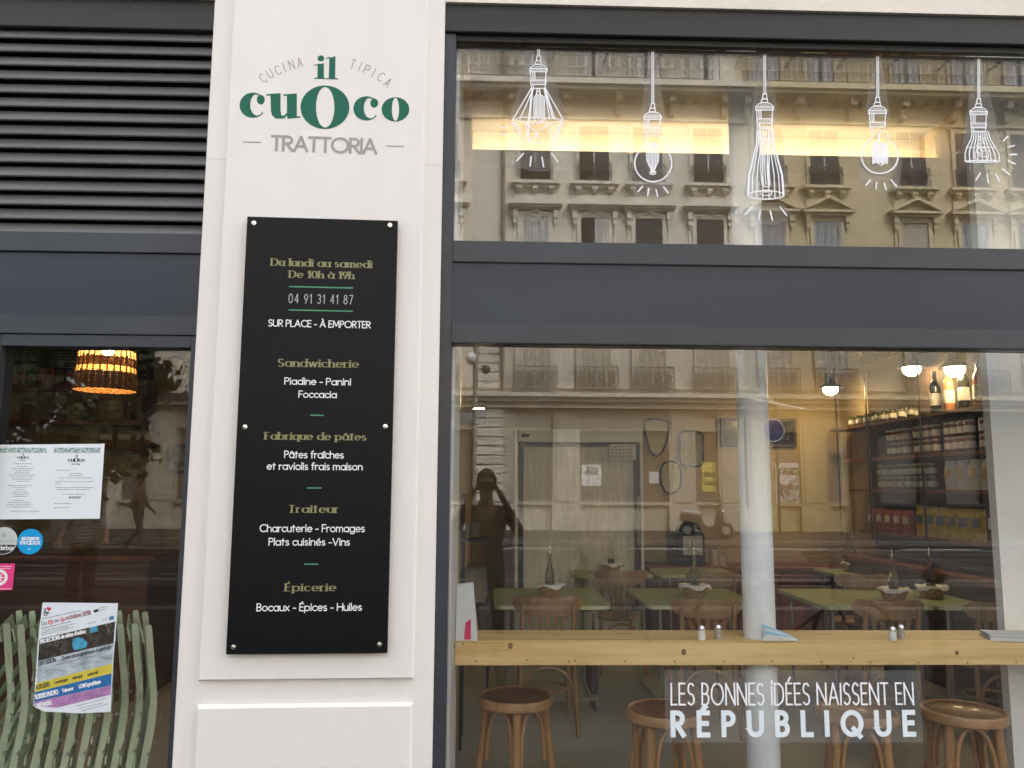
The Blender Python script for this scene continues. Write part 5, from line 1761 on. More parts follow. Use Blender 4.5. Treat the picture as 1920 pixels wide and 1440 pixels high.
dup(tb0, (t3x, ymid, 0), 0, label='olive green table before the grocery shelves, set with a bread basket')
dup(tb0, (t3x + .85, ymid - .02, 0), 0, label='olive green table reaching behind the white partition')
tb1 = None
for px, lab in ((1142, 'olive green table of the back row in front of the drinks fridge'), (1300, 'olive green table of the back row under the mirrors'), (1615, 'olive green table of the back row near the grocery shelves')):
    p = at_z(px, 1072, .75)
    if tb1 is None:
        tb1 = make_table(.78, .66); tb1.location = (p.x, p.y, 0); tb1['label'] = lab
    else:
        dup(tb1, (p.x, p.y, 0), 0, label=lab)

# ---- bread baskets with napkin and oil bottle
def make_basket():
    t = thing('bread_basket', 'x', 'basket', group='wicker baskets on the tables')
    m = MB()
    prof = []
    for i in range(9):
        z = i / 8 * .075
        r_ = .070 + .024 * (i / 8)
        prof += [(r_ + (.003 if i % 2 else 0), z)]
    m.lathe(prof, n=28); m.build('woven_side', WICK, t, smooth=True)
    m = MB()
    for k in range(24):
        a = R(15 * k)
        m.tube([(math.cos(a) * .074, math.sin(a) * .074, .002), (math.cos(a) * .097, math.sin(a) * .097, .074)], .0028, 5)
    m.tube([(math.cos(R(15 * k)) * .096, math.sin(R(15 * k)) * .096, .076) for k in range(24)], .005, 6, closed=True)
    m.build('stakes', WICK, t)
    return t
def make_napkin():
    m = MB()
    n, rr_ = 40, random.Random(9)
    prof = [(.0, .085), (.05, .086), (.085, .088), (.108, .094), (.118, .086), (.122, .072)]
    o = len(m.v)
    ph = [rr_.uniform(-.006, .006) for _ in range(n)]
    for i, (r_, z) in enumerate(prof):
        for k in range(n):
            a = 2 * math.pi * k / n
            w = (1 + .06 * math.sin(5 * a + 1) + .04 * math.sin(9 * a)) if i > 2 else 1
            m.v.append(Vector((r_ * w * math.cos(a), r_ * w * math.sin(a), z + (ph[k] if i > 2 else 0) - (.012 * math.sin(4 * a) if i > 3 else 0))))
    for i in range(len(prof) - 1):
        for k in range(n):
            l = (k + 1) % n
            m.face([o + i * n + k, o + i * n + l, o + (i + 1) * n + l, o + (i + 1) * n + k])
    return tag(m.build('napkin', NAPK, smooth=True), 'x', 'napkin', 'white napkins in the baskets')
def make_oil():
    t = thing('oil_bottle', 'x', 'bottle', group='oil bottles in the baskets')
    m = MB(); m.lathe([(.0, .0), (.034, .0), (.036, .01), (.036, .07), (.030, .10), (.016, .15), (.0125, .19), (.0125, .225), (.015, .228), (.015, .236), (.0, .237)], n=22); m.build('glass', BGLASS, t, smooth=True)
    m = MB(); m.lathe([(.0, .003), (.033, .003), (.0345, .012), (.0345, .045), (0, .045)], n=20); m.build('oil', OIL, t, smooth=True)
    m = MB(); m.lathe([(.010, .236), (.011, .25), (.006, .262), (.004, .29), (.003, .30)], n=12); m.build('spout', CHROME, t, smooth=True)
    return t
bk0, nk0, ol0 = make_basket(), make_napkin(), make_oil()
names = ['on the green table nearest the pillar', 'on the green table beside the white column', 'on the green table before the grocery shelves', 'on the table end at the white partition', 'on the back table before the fridge', 'on the back table near the shelves']
for i, ((px, py), w) in enumerate(zip(((1031, 1117), (1303, 1119), (1677, 1126), (1830, 1128), (1146, 1073), (1601, 1071)), names)):
    p = at_z(px, py, .7525)
    if i == 3: p = Vector((t3x + .62, ymid - .05, .75))
    L = (p.x, p.y, .7525)
    if i == 0:
        for o in (bk0, nk0, ol0): o.location = L
        bk0['label'], nk0['label'], ol0['label'] = 'round wicker bread basket ' + w, 'crumpled white napkin lining the basket ' + w, 'slim glass oil bottle standing in the basket ' + w
    else:
        dup(bk0, L, i * .7, label='round wicker bread basket ' + w)
        dup(nk0, L, i * 1.1, label='crumpled white napkin lining the basket ' + w)
        dup(ol0, L, 0, label='slim glass oil bottle standing in the basket ' + w)
    k = [o for o in COL.objects if o.name.startswith('oil_bottle')][-1]
    k.location.z = .7525 + .089

# ---- drinks fridge at the back
yf = at_y(0, 0, 0).y + 4.9
fx0, fx1 = at_y(966, 900, yf).x, at_y(1206, 900, yf).x
fz = at_y(1080, 805, yf).z
fr = thing('drinks_fridge', 'tall white drinks fridge with a drawn grey blind behind its glass door', 'fridge', ((fx0 + fx1) / 2, yf, 0))
FRW = M('fridge_enamel', (.82, .82, .78), .4, .04, 3.0)
m = MB(); m.box(fx0, fx0 + .03, yf, yf + .72, 0, fz); m.box(fx1 - .03, fx1, yf, yf + .72, 0, fz); m.box(fx0 + .031, fx1 - .031, yf + .6, yf + .72, 0, fz); m.box(fx0 + .031, fx1 - .031, yf + .02, yf + .6, 0, .35); m.box(fx0 + .031, fx1 - .031, yf + .02, yf + .6, fz - .12, fz); m.build('body', FRW, fr, world=True, bevel=.004)
zh = at_y(1080, 829, yf).z
m = MB(); m.box(fx0 + .031, fx1 - .031, yf - .03, yf + .015, zh, fz - .002); hd_ = m.build('header', FRW, fr, world=True, bevel=.004)
a, b_ = at_y(978, 813, yf - .032), at_y(993, 820, yf - .032)
m = MB(); m.box(a.x, b_.x, yf - .035, yf - .0305, b_.z, a.z); m.build('display', BLKS, fr, world=True)
m = MB(); m.box(fx0 + .031, fx0 + .085, yf, yf + .015, .36, zh - .003); m.box(fx1 - .085, fx1 - .031, yf, yf + .015, .36, zh - .003); m.box(fx0 + .086, fx1 - .086, yf, yf + .015, .36, .41); m.build('door_frame', BLKS, fr, world=True)
m = MB(); 
n = 60
o = len(m.v)
for i in range(n + 1):
    x = fx0 + .09 + (fx1 - fx0 - .18) * i / n
    y = yf + .05 + .0015 * math.sin(i * 1.7) + .003 * math.sin(i * .45)
    m.v += [Vector((x, y, .42)), Vector((x, y, zh - .05))]
for i in range(n):
    m.face([o + 2 * i, o + 2 * i + 2, o + 2 * i + 3, o + 2 * i + 1])
m.build('blind', M('grey_blind', (.84, .82, .75), .8, .10, 30.0, stretch=(1, 1, .2)), fr, world=True, smooth=True)
m = MB(); m.tube([(fx1 - .06, yf - .03, 1.0), (fx1 - .06, yf - .035, 1.5)], .012, 8); m.build('handle', STEEL, fr, world=True, smooth=True)
a, b_ = at_y(1142, 833, yf + .0), at_y(1191, 862, yf + .0)
t = thing('printed_notice', 'white printed notice with black scrolls stuck on the fridge door', 'notice', (a.x, yf - .002, b_.z))
m = MB(); m.box(a.x, b_.x, yf - .036, yf - .033, b_.z, a.z); m.build('paper', PAPER_B, t, world=True)
m = MB()
for r_ in range(4):
    zz = b_.z + (a.z - b_.z) * (.16 + .22 * r_)
    for k in range(6):
        x = a.x + (b_.x - a.x) * (.14 + .145 * k)
        ribbon(m, [(x + .018 * math.cos(R(j * 50)) * rnd.uniform(.6, 1.3), zz + .014 * math.sin(R(j * 50)) * rnd.uniform(.6, 1.2)) for j in range(6)], lambda u, v, d: Vector((u, yf - d, v)), .0365 + .0003 * (k + r_), (.005, .005))
m.build('print', INK, t, world=True)

# ---- mirrors and dark panel on the back wall
MIRR = M('mirror_glass', (.75, .74, .70), .02, metal=1.0)
def mirror(pts, label):
    ym = YBK - .03
    q = [at_y(x, y, ym) for x, y in pts]
    c = sum(q, Vector()) / len(q)
    t = thing('wall_mirror', label, 'mirror', (c.x, YBK - .002, c.z), group='black framed mirrors on the back wall')
    m = MB(); m.prism([(p.x, p.z) for p in q], lambda u, v, d: Vector((u, YBK - d, v)), .003, .022); m.build('mirror_glass', MIRR, t, world=True)
    m = MB(); m.tube([(p.x, YBK - .018, p.z) for p in q], .014, 6, closed=True); m.build('frame', BLK, t, world=True, smooth=True)
mirror([(1209, 789), (1217, 786.5), (1226, 785), (1240, 787), (1256, 791), (1254, 808), (1250, 828), (1244, 843), (1238, 852), (1231, 855.5), (1224, 851), (1219, 842), (1214, 824), (1210, 806)], 'black framed shield shaped mirror close to the fridge')
mirror([(1276, 815), (1281, 809.5), (1290, 808.5), (1306, 809), (1315, 811.5), (1318.5, 817), (1319.5, 840), (1318.5, 866), (1314, 872.5), (1302, 875), (1288, 874), (1279, 870), (1276, 864), (1275.5, 840)], 'black framed upright rectangular mirror with rounded corners')
mirror([(1240, 880), (1245, 869), (1257, 865), (1270, 868), (1276, 880), (1277, 896), (1276.5, 912), (1270, 922), (1258, 926), (1247, 921), (1241, 908), (1239, 893)], 'black framed oval mirror hanging lowest of the three')
a, b_ = at_y(1352, 784, YBK - .05), at_y(1495, 838, YBK - .05)
t = thing('wall_screen', 'dark brown television panel on the back wall behind the white column', 'screen', ((a.x + b_.x) / 2, YBK, b_.z))
m = MB(); m.box(a.x, b_.x, YBK - .05, YBK - .002, b_.z, a.z); m.build('casing', M('screen_casing', (.06, .045, .04), .4), t, world=True, bevel=.004)
m = MB(); m.box(a.x + .03, b_.x - .03, YBK - .053, YBK - .0505, b_.z + .03, a.z - .03); m.build('screen', M('screen_off', (.02, .018, .017), .15), t, world=True)

# ---- sideboard with the coffee machine
sx0, sx1 = fx1 + .12, XR - .05
sb = thing('sideboard', 'long dark red wooden sideboard along the back wall under the mirrors', 'sideboard', ((sx0 + sx1) / 2, 5.45, 0))
m = MB(); m.box(sx0, sx1, 5.2, YBK - .003, .72, .76); m.build('top', REDW, sb, world=True, bevel=.004)
m = MB(); m.box(sx0 + .02, sx1 - .02, 5.24, YBK - .01, .05, .719); m.build('carcass', DARKW, sb, world=True)
n = 5
for i in range(n):
    a = sx0 + .03 + (sx1 - sx0 - .06) * i / n
    m = MB(); m.box(a + .01, a + (sx1 - sx0 - .06) / n - .01, 5.222, 5.239, .09, .70); dd = m.build('door', REDW, sb, world=True, bevel=.003)
    m = MB(); m.sphere((a + .06, 5.21, .5), .014, 8); m.build('handle', STEEL, sb, world=True, smooth=True)
yk = 5.3
a, b_ = at_y(1262, 984, yk), at_y(1323, 1058, yk)
cm = thing('coffee_machine', 'black coffee machine with steel front standing on the sideboard', 'coffee machine', ((a.x + b_.x) / 2, yk, .761))
w_ = b_.x - a.x
m = MB(); m.box(a.x, b_.x, yk, yk + .36, .762, a.z - .08); m.build('body', BLKS, cm, world=True, bevel=.012)
m = MB(); m.box(a.x + w_ * .30, b_.x - .03, yk - .012, yk - .001, .88, 1.08); m.build('steel_front', STEEL, cm, world=True, bevel=.004)
m = MB(); m.sphere(((a.x + b_.x) / 2 + .03, yk + .15, a.z - .06), .14, 10, sz=.7); m.build('bean_hopper', BLKS, cm, world=True, smooth=True)
m = MB(); m.tube([((a.x + b_.x) / 2, yk - .03, 1.05), ((a.x + b_.x) / 2, yk - .03, .93)], .022, 10); m.build('spout', CHROME, cm, world=True, smooth=True)
for k, (px, hh, lab) in enumerate(((1338, .16, 'cream storage canister next to the coffee machine'), (1352, .12, 'small cream canister by the white column'))):
    p = at_y(px, 1050, 5.4)
    t = thing('canister', lab, 'canister', (p.x, 5.4, .761))
    m = MB(); m.lathe([(.05, 0), (.052, .01), (.052, hh)], n=18); m.build('body', M('canister_cream', (.5, .45, .34), .5), t, smooth=True)
    m = MB(); m.lathe([(.054, hh), (.054, hh + .02), (.01, hh + .03), (0, hh + .03)], n=18); m.build('lid', STEEL, t, smooth=True)

# ---- black spotlight and rack on the side wall next to the pillar
dys = 1.35
a, b_ = at_y(864, 766, dys), at_y(911, 795, dys)
t = thing('wall_spotlight', 'black box spotlight mounted on the side wall near the pillar', 'wall lamp', (XL, dys, (a.z + b_.z) / 2))
zm = (a.z + b_.z) / 2
m = MB(); m.tube([(XL + .002, dys + .05, zm), (XL + .075, dys + .05, zm)], .048, 20); m.build('mount', M('grey_alu', (.25, .25, .26), .3, metal=.8), t, world=True, smooth=True)
m = MB(); m.box(XL + .0755, b_.x, dys, dys + .1, b_.z, a.z); m.build('lamp_head', BLKS, t, world=True, bevel=.005)
m = MB(); m.box(XL + .08, b_.x - .01, dys + .02, dys + .08, a.z + .001, a.z + .004); m.build('lens', glow('spot_lens', (1.0, .85, .6), 14), t, world=True)
rk = thing('metal_rack', 'narrow black metal rack with glasses and a crate against the side wall', 'rack', (XL + .1, 1.85, 0))
rx1 = at_y(916, 1000, 1.8).x
m = MB()
for x in (XL + .015, rx1):
    for y in (1.75, 2.05):
        m.box(x - .008, x + .008, y - .008, y + .008, 0, 1.27)
for x in (XL + .015,):
    m.box(x - .008, x + .008, 1.742, 2.058, 1.27, 1.55)
m.build('posts', BLK, rk, world=True)
for z in (.5, .85, 1.25):
    m = MB(); m.box(XL + .005, rx1 + .01, 1.74, 2.06, z, z + .02); m.build('shelf', BLK, rk, world=True)
for k, x in enumerate((XL + .05, XL + .09)):
    t = thing('drinking_glass', 'small clear drinking glass on top of the black rack', 'glass', (x, 1.85 + k * .06, 1.271), group='glasses on the black rack')
    m = MB(); m.lathe([(0, .0), (.022, .0), (.024, .004), (.028, .09), (.026, .09), (.022, .008), (0, .008)], n=16); m.build('bowl', BGLASS, t, smooth=True)
t = thing('paper_crate', 'grey cardboard box of papers on the middle shelf of the rack', 'box', (XL + .1, 1.9, .871))
m = MB(); m.box(XL + .03, rx1 - .015, 1.78, 2.0, .8715, 1.08); m.build('box', M('grey_card', (.25, .22, .18), .8, .2, 6.0), t, world=True, bevel=.004)
# ================================================================ grocery shelves on the side wall
SX0 = 3.84
gs = thing('grocery_shelf', 'long wall shelving of red brown boards with groceries on the side wall', 'shelf', (SX0, 4.0, 1.1))
levels = [1.18, 1.59, 1.90, 2.25, 2.87]
for z, (ya, yb) in zip(levels, ((2.4, 4.9), (2.4, 5.1), (2.4, 5.2), (2.4, 5.5), (2.4, 5.5))):
    m = MB(); m.box(SX0, XR - .003, ya, yb, z - .03, z); m.build('board', REDW if z < 2.2 else DARKW, gs, world=True, bevel=.003)
m = MB(); m.box(XR - .05, XR - .004, 2.4, 5.0, .98, 3.4); m.build('back_panel', M('dark_back_panel', (.055, .036, .024), .7, .25, 3.0, stretch=(1, .4, 6)), gs, world=True)
cb = thing('base_cabinet', 'dark brown base cabinet under the grocery shelves', 'cabinet', (3.9, 3.7, 0))
m = MB(); m.box(3.72, XR - .004, 2.4, 5.0, .02, .88); m.build('carcass', DARKW, cb, world=True)
m = MB(); m.box(3.70, XR - .004, 2.38, 5.02, .881, .92); m.build('worktop', REDW, cb, world=True, bevel=.004)
for i in range(4):
    m = MB(); m.box(3.705, 3.7195, 2.42 + i * .645, 3.04 + i * .645, .08, .85); m.build('door', DARKW, cb, world=True, bevel=.003)
for y in (2.6, 3.6, 4.6, 5.3):
    m = MB(); m.box(SX0 - .010, SX0 - .0005, y - .01, y + .01, 1.1, 3.3); m.build('post', BLK, gs, world=True)
WINE_G = M('wine_bottle_glass', (.012, .016, .010), .1, spec=.7)
WINE_R = M('rose_bottle_glass', (.50, .20, .10), .12, spec=.6)
LAB = M('cream_label', (.66, .62, .52), .6, .1, 30.0)
LAB2 = M('white_label', (.74, .73, .70), .6)
CAPS = M('bottle_capsule', (.02, .02, .02), .4)
def make_wine(mat, lab):
    t = thing('wine_bottle', 'x', 'wine bottle', group='wine bottles on the high shelf')
    m = MB(); m.lathe([(0, 0), (.036, 0), (.038, .006), (.038, .18), (.033, .205), (.016, .235), (.014, .25), (.014, .27), (0, .27)], n=20); m.build('glass', mat, t, smooth=True)
    m = MB(); m.lathe([(.0388, .05), (.0388, .14)], n=20); m.build('label', lab, t, smooth=True)
    m = MB(); m.lathe([(.0155, .24), (.0150, .30), (0, .30)], n=14); m.build('capsule', CAPS, t, smooth=True)
    return t
w0, w1 = make_wine(WINE_G, LAB2), make_wine(WINE_R, LAB)
zsh = levels[3] + .001
k = 0
for i in range(11):
    y = 2.50 + i * .105
    src = w1 if i in (1, 4, 8) else w0
    if src is w1:
        lab = ['pale rose wine bottle with cream label on the high shelf, nearest the partition', 'pale rose wine bottle with cream label in the middle of the row', 'pale rose wine bottle with cream label at the far end of the row'][k % 3]; k += 1
    else:
        lab = 'dark green wine bottle with white label on the high shelf'
    L = (SX0 + .05 + .06 * (i % 2), y - .12, zsh)
    if src.get('label') == 'x':
        src.location = L; src['label'] = lab
    else:
        dup(src, L, 0, label=lab)
for o in list(COL.objects):
    if o.name.startswith('wine_bottle') and o.type == 'EMPTY': o.scale = (1.15, 1.15, 1.2)
def make_jar(name, h, r_, body, lid, label, cat, group):
    t = thing(name, label, cat, group=group)
    m = MB(); m.lathe([(0, 0), (r_ - .003, 0), (r_, .004), (r_, h * .78), (r_ * .9, h * .86)], n=18); m.build('jar', body, t, smooth=True)
    m = MB(); m.lathe([(r_ + .0008, h * .2), (r_ + .0008, h * .62)], n=18); m.build('label', LAB2, t, smooth=True)
    m = MB(); m.lathe([(r_ * .93, h * .86), (r_ * .95, h), (0, h)], n=18); m.build('lid', lid, t, smooth=True)
    return t
def row(src, pts, label):
    for i, L in enumerate(pts):
        if i == 0:
            src.location = L
        else:
            dup(src, L, 0)
SAUCE = M('tomato_sauce', (.16, .025, .015), .2, spec=.6)
OLIVES = M('olive_preserve', (.10, .10, .03), .2, .3, 60.0)
WLID, BLID = M('white_lid', (.62, .60, .55), .4), M('black_lid', (.03, .03, .03), .4)
j = make_jar('sauce_jar', .125, .042, SAUCE, WLID, 'red sauce jar with white lid stacked two high on the middle shelf', 'jar', 'sauce jars on the middle shelf')
pts = []
for i in range(20):
    y = 2.48 + i * .098
    for l in range(2):
        if (i % 5 == 4): continue
        pts.append((SX0 + .055, y, levels[2] + .001 + l * .126))
row(j, pts, '')
j = make_jar('spice_jar', .10, .036, OLIVES, BLID, 'small dark preserve jar with black lid on the high shelf', 'jar', 'dark preserve jars far along the high shelf')
row(j, [(SX0 + .05 + .08 * (i % 2), 3.85 + i * .085, zsh) for i in range(16)], '')
j = make_jar('preserve_jar', .115, .040, M('green_preserve', (.11, .12, .06), .15, .3, 30.0), STEEL, 'green preserve jar with steel lid on the shelf of packets', 'jar', 'green preserve jars on the packet shelf')
row(j, [(SX0 + .055, 3.55 + i * .13, levels[1] + .001 + l * .116) for i in range(8) for l in range(2)], '')
def make_bag(name, w, h, mat, band, label, cat, group):
    t = thing(name, label, cat, group=group)
    m = MB()
    N, Mz = 8, 10
    for side in (1, -1):
        o = len(m.v)
        for jz in range(Mz + 1):
            v = jz / Mz
            for i in range(N + 1):
                u = -1 + 2 * i / N
                bul = .045 * (1 - u * u) ** .6 * (math.sin(math.pi * min(1, v * 1.02)) ** .5 if v < .98 else .02)
                if v < .25: bul = max(bul, .035 * (1 - u * u) ** .4)
                m.v.append(Vector((side * bul, u * w / 2 * (1 - .05 * math.sin(math.pi * v)), v * h)))
        for jz in range(Mz):
            for i in range(N):
                a = o + jz * (N + 1) + i
                m.face([a, a + 1, a + N + 2, a + N + 1])
    m.build('bag', mat, t, smooth=True)
    m = MB()
    o = len(m.v)
    for jz, v in enumerate((.42, .52, .62, .72)):
        for i in range(7):
            u = -.62 + 1.24 * i / 6
            m.v.append(Vector((-(.047 * (1 - u * u) ** .6 * math.sin(math.pi * v) ** .5) - .002, u * w / 2, v * h)))
    for jz in range(3):
        for i in range(6):
            a = o + jz * 7 + i
            m.face([a, a + 1, a + 8, a + 7])
    m.build('printed_label', band, t, smooth=True)
    return t
YEL = M('yellow_packet', (.62, .47, .08), .35, .35, 26.0); REDP = M('red_packet', (.36, .05, .03), .4, .3, 30.0)
b_ = make_bag('snack_bag', .19, .26, YEL, M('packet_blue_print', (.16, .20, .30), .4), 'yellow snack bag in the row on the low shelf', 'snack bag', 'yellow snack bags on the low shelf')
row(b_, [(SX0 + .05, 2.92 + i * .165, levels[0] + .001) for i in range(6)], '')
b_ = make_bag('snack_bag', .19, .27, M('black_packet', (.04, .02, .02), .35, 0, 34.0, col2=(.42, .08, .05), lo=.5, hi=.62), LAB2, 'black and red snack bag next to the yellow ones', 'snack bag', 'dark snack bags on the low shelf')
row(b_, [(SX0 + .05, 2.50 + i * .19, levels[0] + .001) for i in range(2)], '')
b_ = make_bag('snack_bag', .17, .22, REDP, LAB, 'dull red packet at the far end of the low shelf', 'packet', 'red packets at the far end of the low shelf')
row(b_, [(SX0 + .05, 3.98 + i * .17, levels[0] + .001) for i in range(5)], '')
b_ = make_bag('flour_bag', .15, .24, M('white_packet', (.66, .64, .58), .5, .1, 12.0), M('gold_print', (.50, .36, .12), .4), 'white paper packet with gold print on the packet shelf', 'packet', 'white packets on the packet shelf')
row(b_, [(SX0 + .05, 2.58 + i * .17, levels[1] + .001) for i in range(5)], '')
b_ = make_bag('pasta_bag', .22, .25, M('pasta_packet', (.38, .20, .10), .4, 0, 20.0, col2=(.55, .38, .2)), REDP, 'red and cream pasta packet on the top shelf', 'packet', 'pasta packets on the top shelf')
row(b_, [(SX0 + .08, 3.5 + i * .215, levels[4] + .001) for i in range(9)], '')

# ---- enamel lamps over the shelves
def make_lamp():
    t = thing('enamel_lamp', 'x', 'lamp', group='lit enamel lamps along the shelves')
    m = MB(); m.lathe([(.012, .40), (.012, .16), (.055, .16), (.055, .06), (.07, .05), (.122, .005), (.124, .0), (.114, .0), (.06, .04), (.0, .045)], n=26); m.build('shade', BLKS, t, smooth=True)
    m = MB(); m.sphere((0, 0, -.012), .078, 12, sz=.8); m.build('globe', glow('lit_globe', (1.0, .70, .32), 17.0), t, smooth=True)
    return t
l0 = make_lamp()
for i, (px, py, y, lab) in enumerate(((1557, 728, 5.0, 'lit black enamel lamp hanging farthest back before the cream wall'), (1709, 690, 3.75, 'lit black enamel lamp under the top shelf of groceries'), (1790, 690, 3.0, 'lit black enamel lamp half hidden behind the wine bottles'))):
    p = at_y(px, py, y)
    if i == 0:
        l0.location = p; l0['label'] = lab
    else:
        dup(l0, p, 0, label=lab)

# ================================================================ takeaway room behind the narrow window
YB2 = 4.4
def bw(px, py, y=YB2): return at_y(px, py, y)
wr = thing('wall_shelf', 'dark wooden wall shelves behind the wicker lamp', 'shelf', (-4.2, YB2, 1.9))
x1s = bw(289, 750).x
zA, zB, zC2 = bw(150, 727).z, bw(150, 791).z, bw(150, 836).z
for z in (zA, zB, zC2):
    m = MB(); m.box(-5.38, x1s, YB2 - .26, YB2 - .003, z - .045, z); m.build('board', REDW, wr, world=True, bevel=.003)
m = MB(); m.box(x1s, x1s + .03, YB2 - .27, YB2 - .003, zC2 - .05, zA + .02); m.build('side_panel', DARKW, wr, world=True)
GREENB = M('green_bottle_glass', (.06, .22, .08), .12, spec=.6); AMBER = M('amber_bottle_glass', (.30, .14, .03), .15, spec=.6)
WHITEB = M('milky_bottle', (.62, .58, .46), .3)
def bottle(px, mat, lab, h=.19, r_=.038):
    p = at_y(px, 700, YB2 - .15)
    t = thing('drink_bottle', lab, 'bottle', (p.x, YB2 - .15, zA + .001))
    m = MB(); m.lathe([(0, 0), (r_, 0), (r_, h * .62), (r_ * .42, h * .82), (r_ * .42, h * .93), (0, h * .93)], n=18); m.build('glass', mat, t, smooth=True)
    m = MB(); m.lathe([(r_ + .001, h * .25), (r_ + .001, h * .5)], n=18); m.build('label', LAB, t, smooth=True)
    m = MB(); m.lathe([(r_ * .46, h * .90), (r_ * .46, h), (0, h)], n=14); m.build('cap', WHITEB, t, smooth=True)
def can(px, mat, lab, h=.145, r_=.036):
    p = at_y(px, 705, YB2 - .15)
    t = thing('drink_can', lab, 'can', (p.x, YB2 - .15, zA + .001))
    m = MB(); m.lathe([(0, 0), (r_ * .85, 0), (r_, .012), (r_, h - .015), (r_ * .82, h), (0, h - .004)], n=20); m.build('can_body', mat, t, smooth=True)
    m = MB(); m.lathe([(r_ + .001, h * .3), (r_ + .001, h * .62)], n=20); m.build('print', LAB, t, smooth=True)
bottle(26, WHITEB, 'milky white drink bottle at the end of the shelf'); bottle(45, AMBER, 'amber drink bottle next to the milky white one'); bottle(62, GREENB, 'green drink bottle among the cans', .2, .045)
RC = M('red_can_paint', (.45, .04, .03), .3); OC = M('olive_can_paint', (.16, .16, .05), .3); DRC = M('crimson_can_paint', (.30, .03, .03), .3)
can(80, RC, 'red drink can beside the green bottle', .165); can(95, DRC, 'crimson drink can between a red and an olive can', .16); can(112, OC, 'olive green drink can'); can(131, RC, 'short red drink can next to the wicker lamp', .13)
BOARDM = M('slate_board', (.018, .024, .022), .7, .2, 3.0)
CHALK = M('chalk_marks', (.52, .52, .48), .9)
def chalkboard(px0, py0, px1, py1, label):
    y = YB2 - .03
    a, b_ = at_y(px0, py0, y), at_y(px1, py1, y)
    t = thing('menu_board', label, 'chalkboard', ((a.x + b_.x) / 2, YB2, b_.z))
    m = MB(); m.box(a.x, b_.x, y, YB2 - .002, b_.z, a.z); m.build('board', BOARDM, t, world=True)
    return t, y
def WBk(y):
    return lambda u, v, d: Vector((u, y - d, v))
t, y = chalkboard(8, 560, 148, 716, 'long black chalk menu board above the drinks shelf')
m = MB()
def chalk_line(cx, py, w):
    a, b_ = at_y(cx - w / 2, py, y), at_y(cx + w / 2, py, y)
    x = a.x
    while x < b_.x:
        l = rnd.uniform(.012, .035)
        ribbon(m, [(x, a.z), (x + l * .3, a.z + .018), (x + l * .6, a.z), (x + l, a.z + .012)], WBk(y), .002, (.0042, .0042))
        x += l + .012
for cx, w, ys in ((52, 42, (656, 661, 666, 671, 676)), (122, 54, (656, 662, 667.5, 673, 679))):
    for q in ys:
        chalk_line(cx, q, w + rnd.uniform(-6, 4))
for q0, q1, py in ((24, 80, 683), (92, 146, 688)):
    a, b_ = at_y(q0, py, y), at_y(q1, py + 1, y)
    ribbon(m, [(a.x, a.z), (b_.x, b_.z)], WBk(y), .002, (.006, .006))
m.build('chalk_writing', CHALK, t, world=True)
t, y = chalkboard(246, 560, 286, 712, 'narrow black chalk price board beside the wicker lamp')
m = MB()
for s, py in (('12\u20ac', 674), ('13\u20ac', 694)):
    a = at_y(268, py, y)
    write(m, s, WBk(y), a.x, a.z, .075, .052, (.007, .007), .002)
ribbon(m, [(at_y(253, 702, y).x, at_y(253, 703, y).z), (at_y(276, 702, y).x, at_y(276, 704, y).z)], WBk(y), .0025, (.005, .005))
m.build('chalk_writing', CHALK, t, world=True)
# boxes and small goods on the two lower shelves
CARD = M('brown_carton', (.26, .17, .08), .8, .2, 12.0)
labs = ['brown carton with pale print at the end of the lowest shelf', 'brown carton stacked beside the printed one', 'brown carton in the middle of the lowest shelf', 'brown carton next to the menu pages', 'brown carton near the lamp on the lowest shelf']
for (px0, px1, py0, lab) in ((184, 215, 806, labs[0]), (219, 250, 806, labs[1]), (252, 284, 807, labs[3]), (74, 100, 815, labs[2]), (102, 128, 815, labs[4])):
    y = YB2 - .24
    a, b_ = at_y(px0, py0, y), at_y(px1, py0, y)
    t = thing('carton', lab, 'carton', ((a.x + b_.x) / 2, y, zC2))
    m = MB(); m.box(a.x, b_.x, y, YB2 - .02, zC2 + .001, a.z); m.build('box', CARD, t, world=True, bevel=.004)
    m = MB(); m.box(a.x + .02, b_.x - .02, y - .002, y - .0005, zC2 + .05, a.z - .04); m.build('printed_label', LAB, t, world=True)
for k, (px, lab) in enumerate(((48, 'clear storage jar on the middle shelf nearest the frame'), (112, 'dark storage jar in the middle of the middle shelf'), (166, 'tall storage jar on the middle shelf under the lamp'), (242, 'dark striped storage jar at the end of the middle shelf'))):
    p = at_y(px, 780, YB2 - .14)
    t = thing('storage_jar', lab, 'jar', (p.x, YB2 - .14, zB + .001))
    hh = (.17, .13, .2, .16)[k]
    m = MB(); m.lathe([(0, 0), (.05, 0), (.052, .01), (.052, hh * .8), (.04, hh * .9)], n=18); m.build('jar', (BGLASS, DARKW, BGLASS, DARKW)[k], t, smooth=True)
    m = MB(); m.lathe([(.045, hh * .9), (.045, hh), (0, hh)], n=16); m.build('lid', STEEL, t, smooth=True)
a, b_ = at_y(312, 832, YB2 - .02), at_y(352, 888, YB2 - .02)
t = thing('framed_picture', 'dark framed collage of photographs on the plaster wall', 'picture', ((a.x + b_.x) / 2, YB2, b_.z))
m = MB(); m.box(a.x, b_.x, YB2 - .02, YB2 - .002, b_.z, a.z); m.build('frame', BLK, t, world=True)
m = MB(); m.box(a.x + .03, b_.x - .03, YB2 - .023, YB2 - .0205, b_.z + .03, a.z - .03); m.build('photographs', M('photo_collage', (.05, .04, .05), .4, 0, 16.0, col2=(.32, .27, .24), lo=.4, hi=.6), t, world=True)
sc_ = thing('service_counter', 'dark brown service counter in the takeaway room', 'counter', (-3.6, 3.3, 0))
m = MB(); m.box(-5.38, -2.55, 2.9, 3.5, 0, 1.02); m.build('body', DARKW, sc_, world=True)
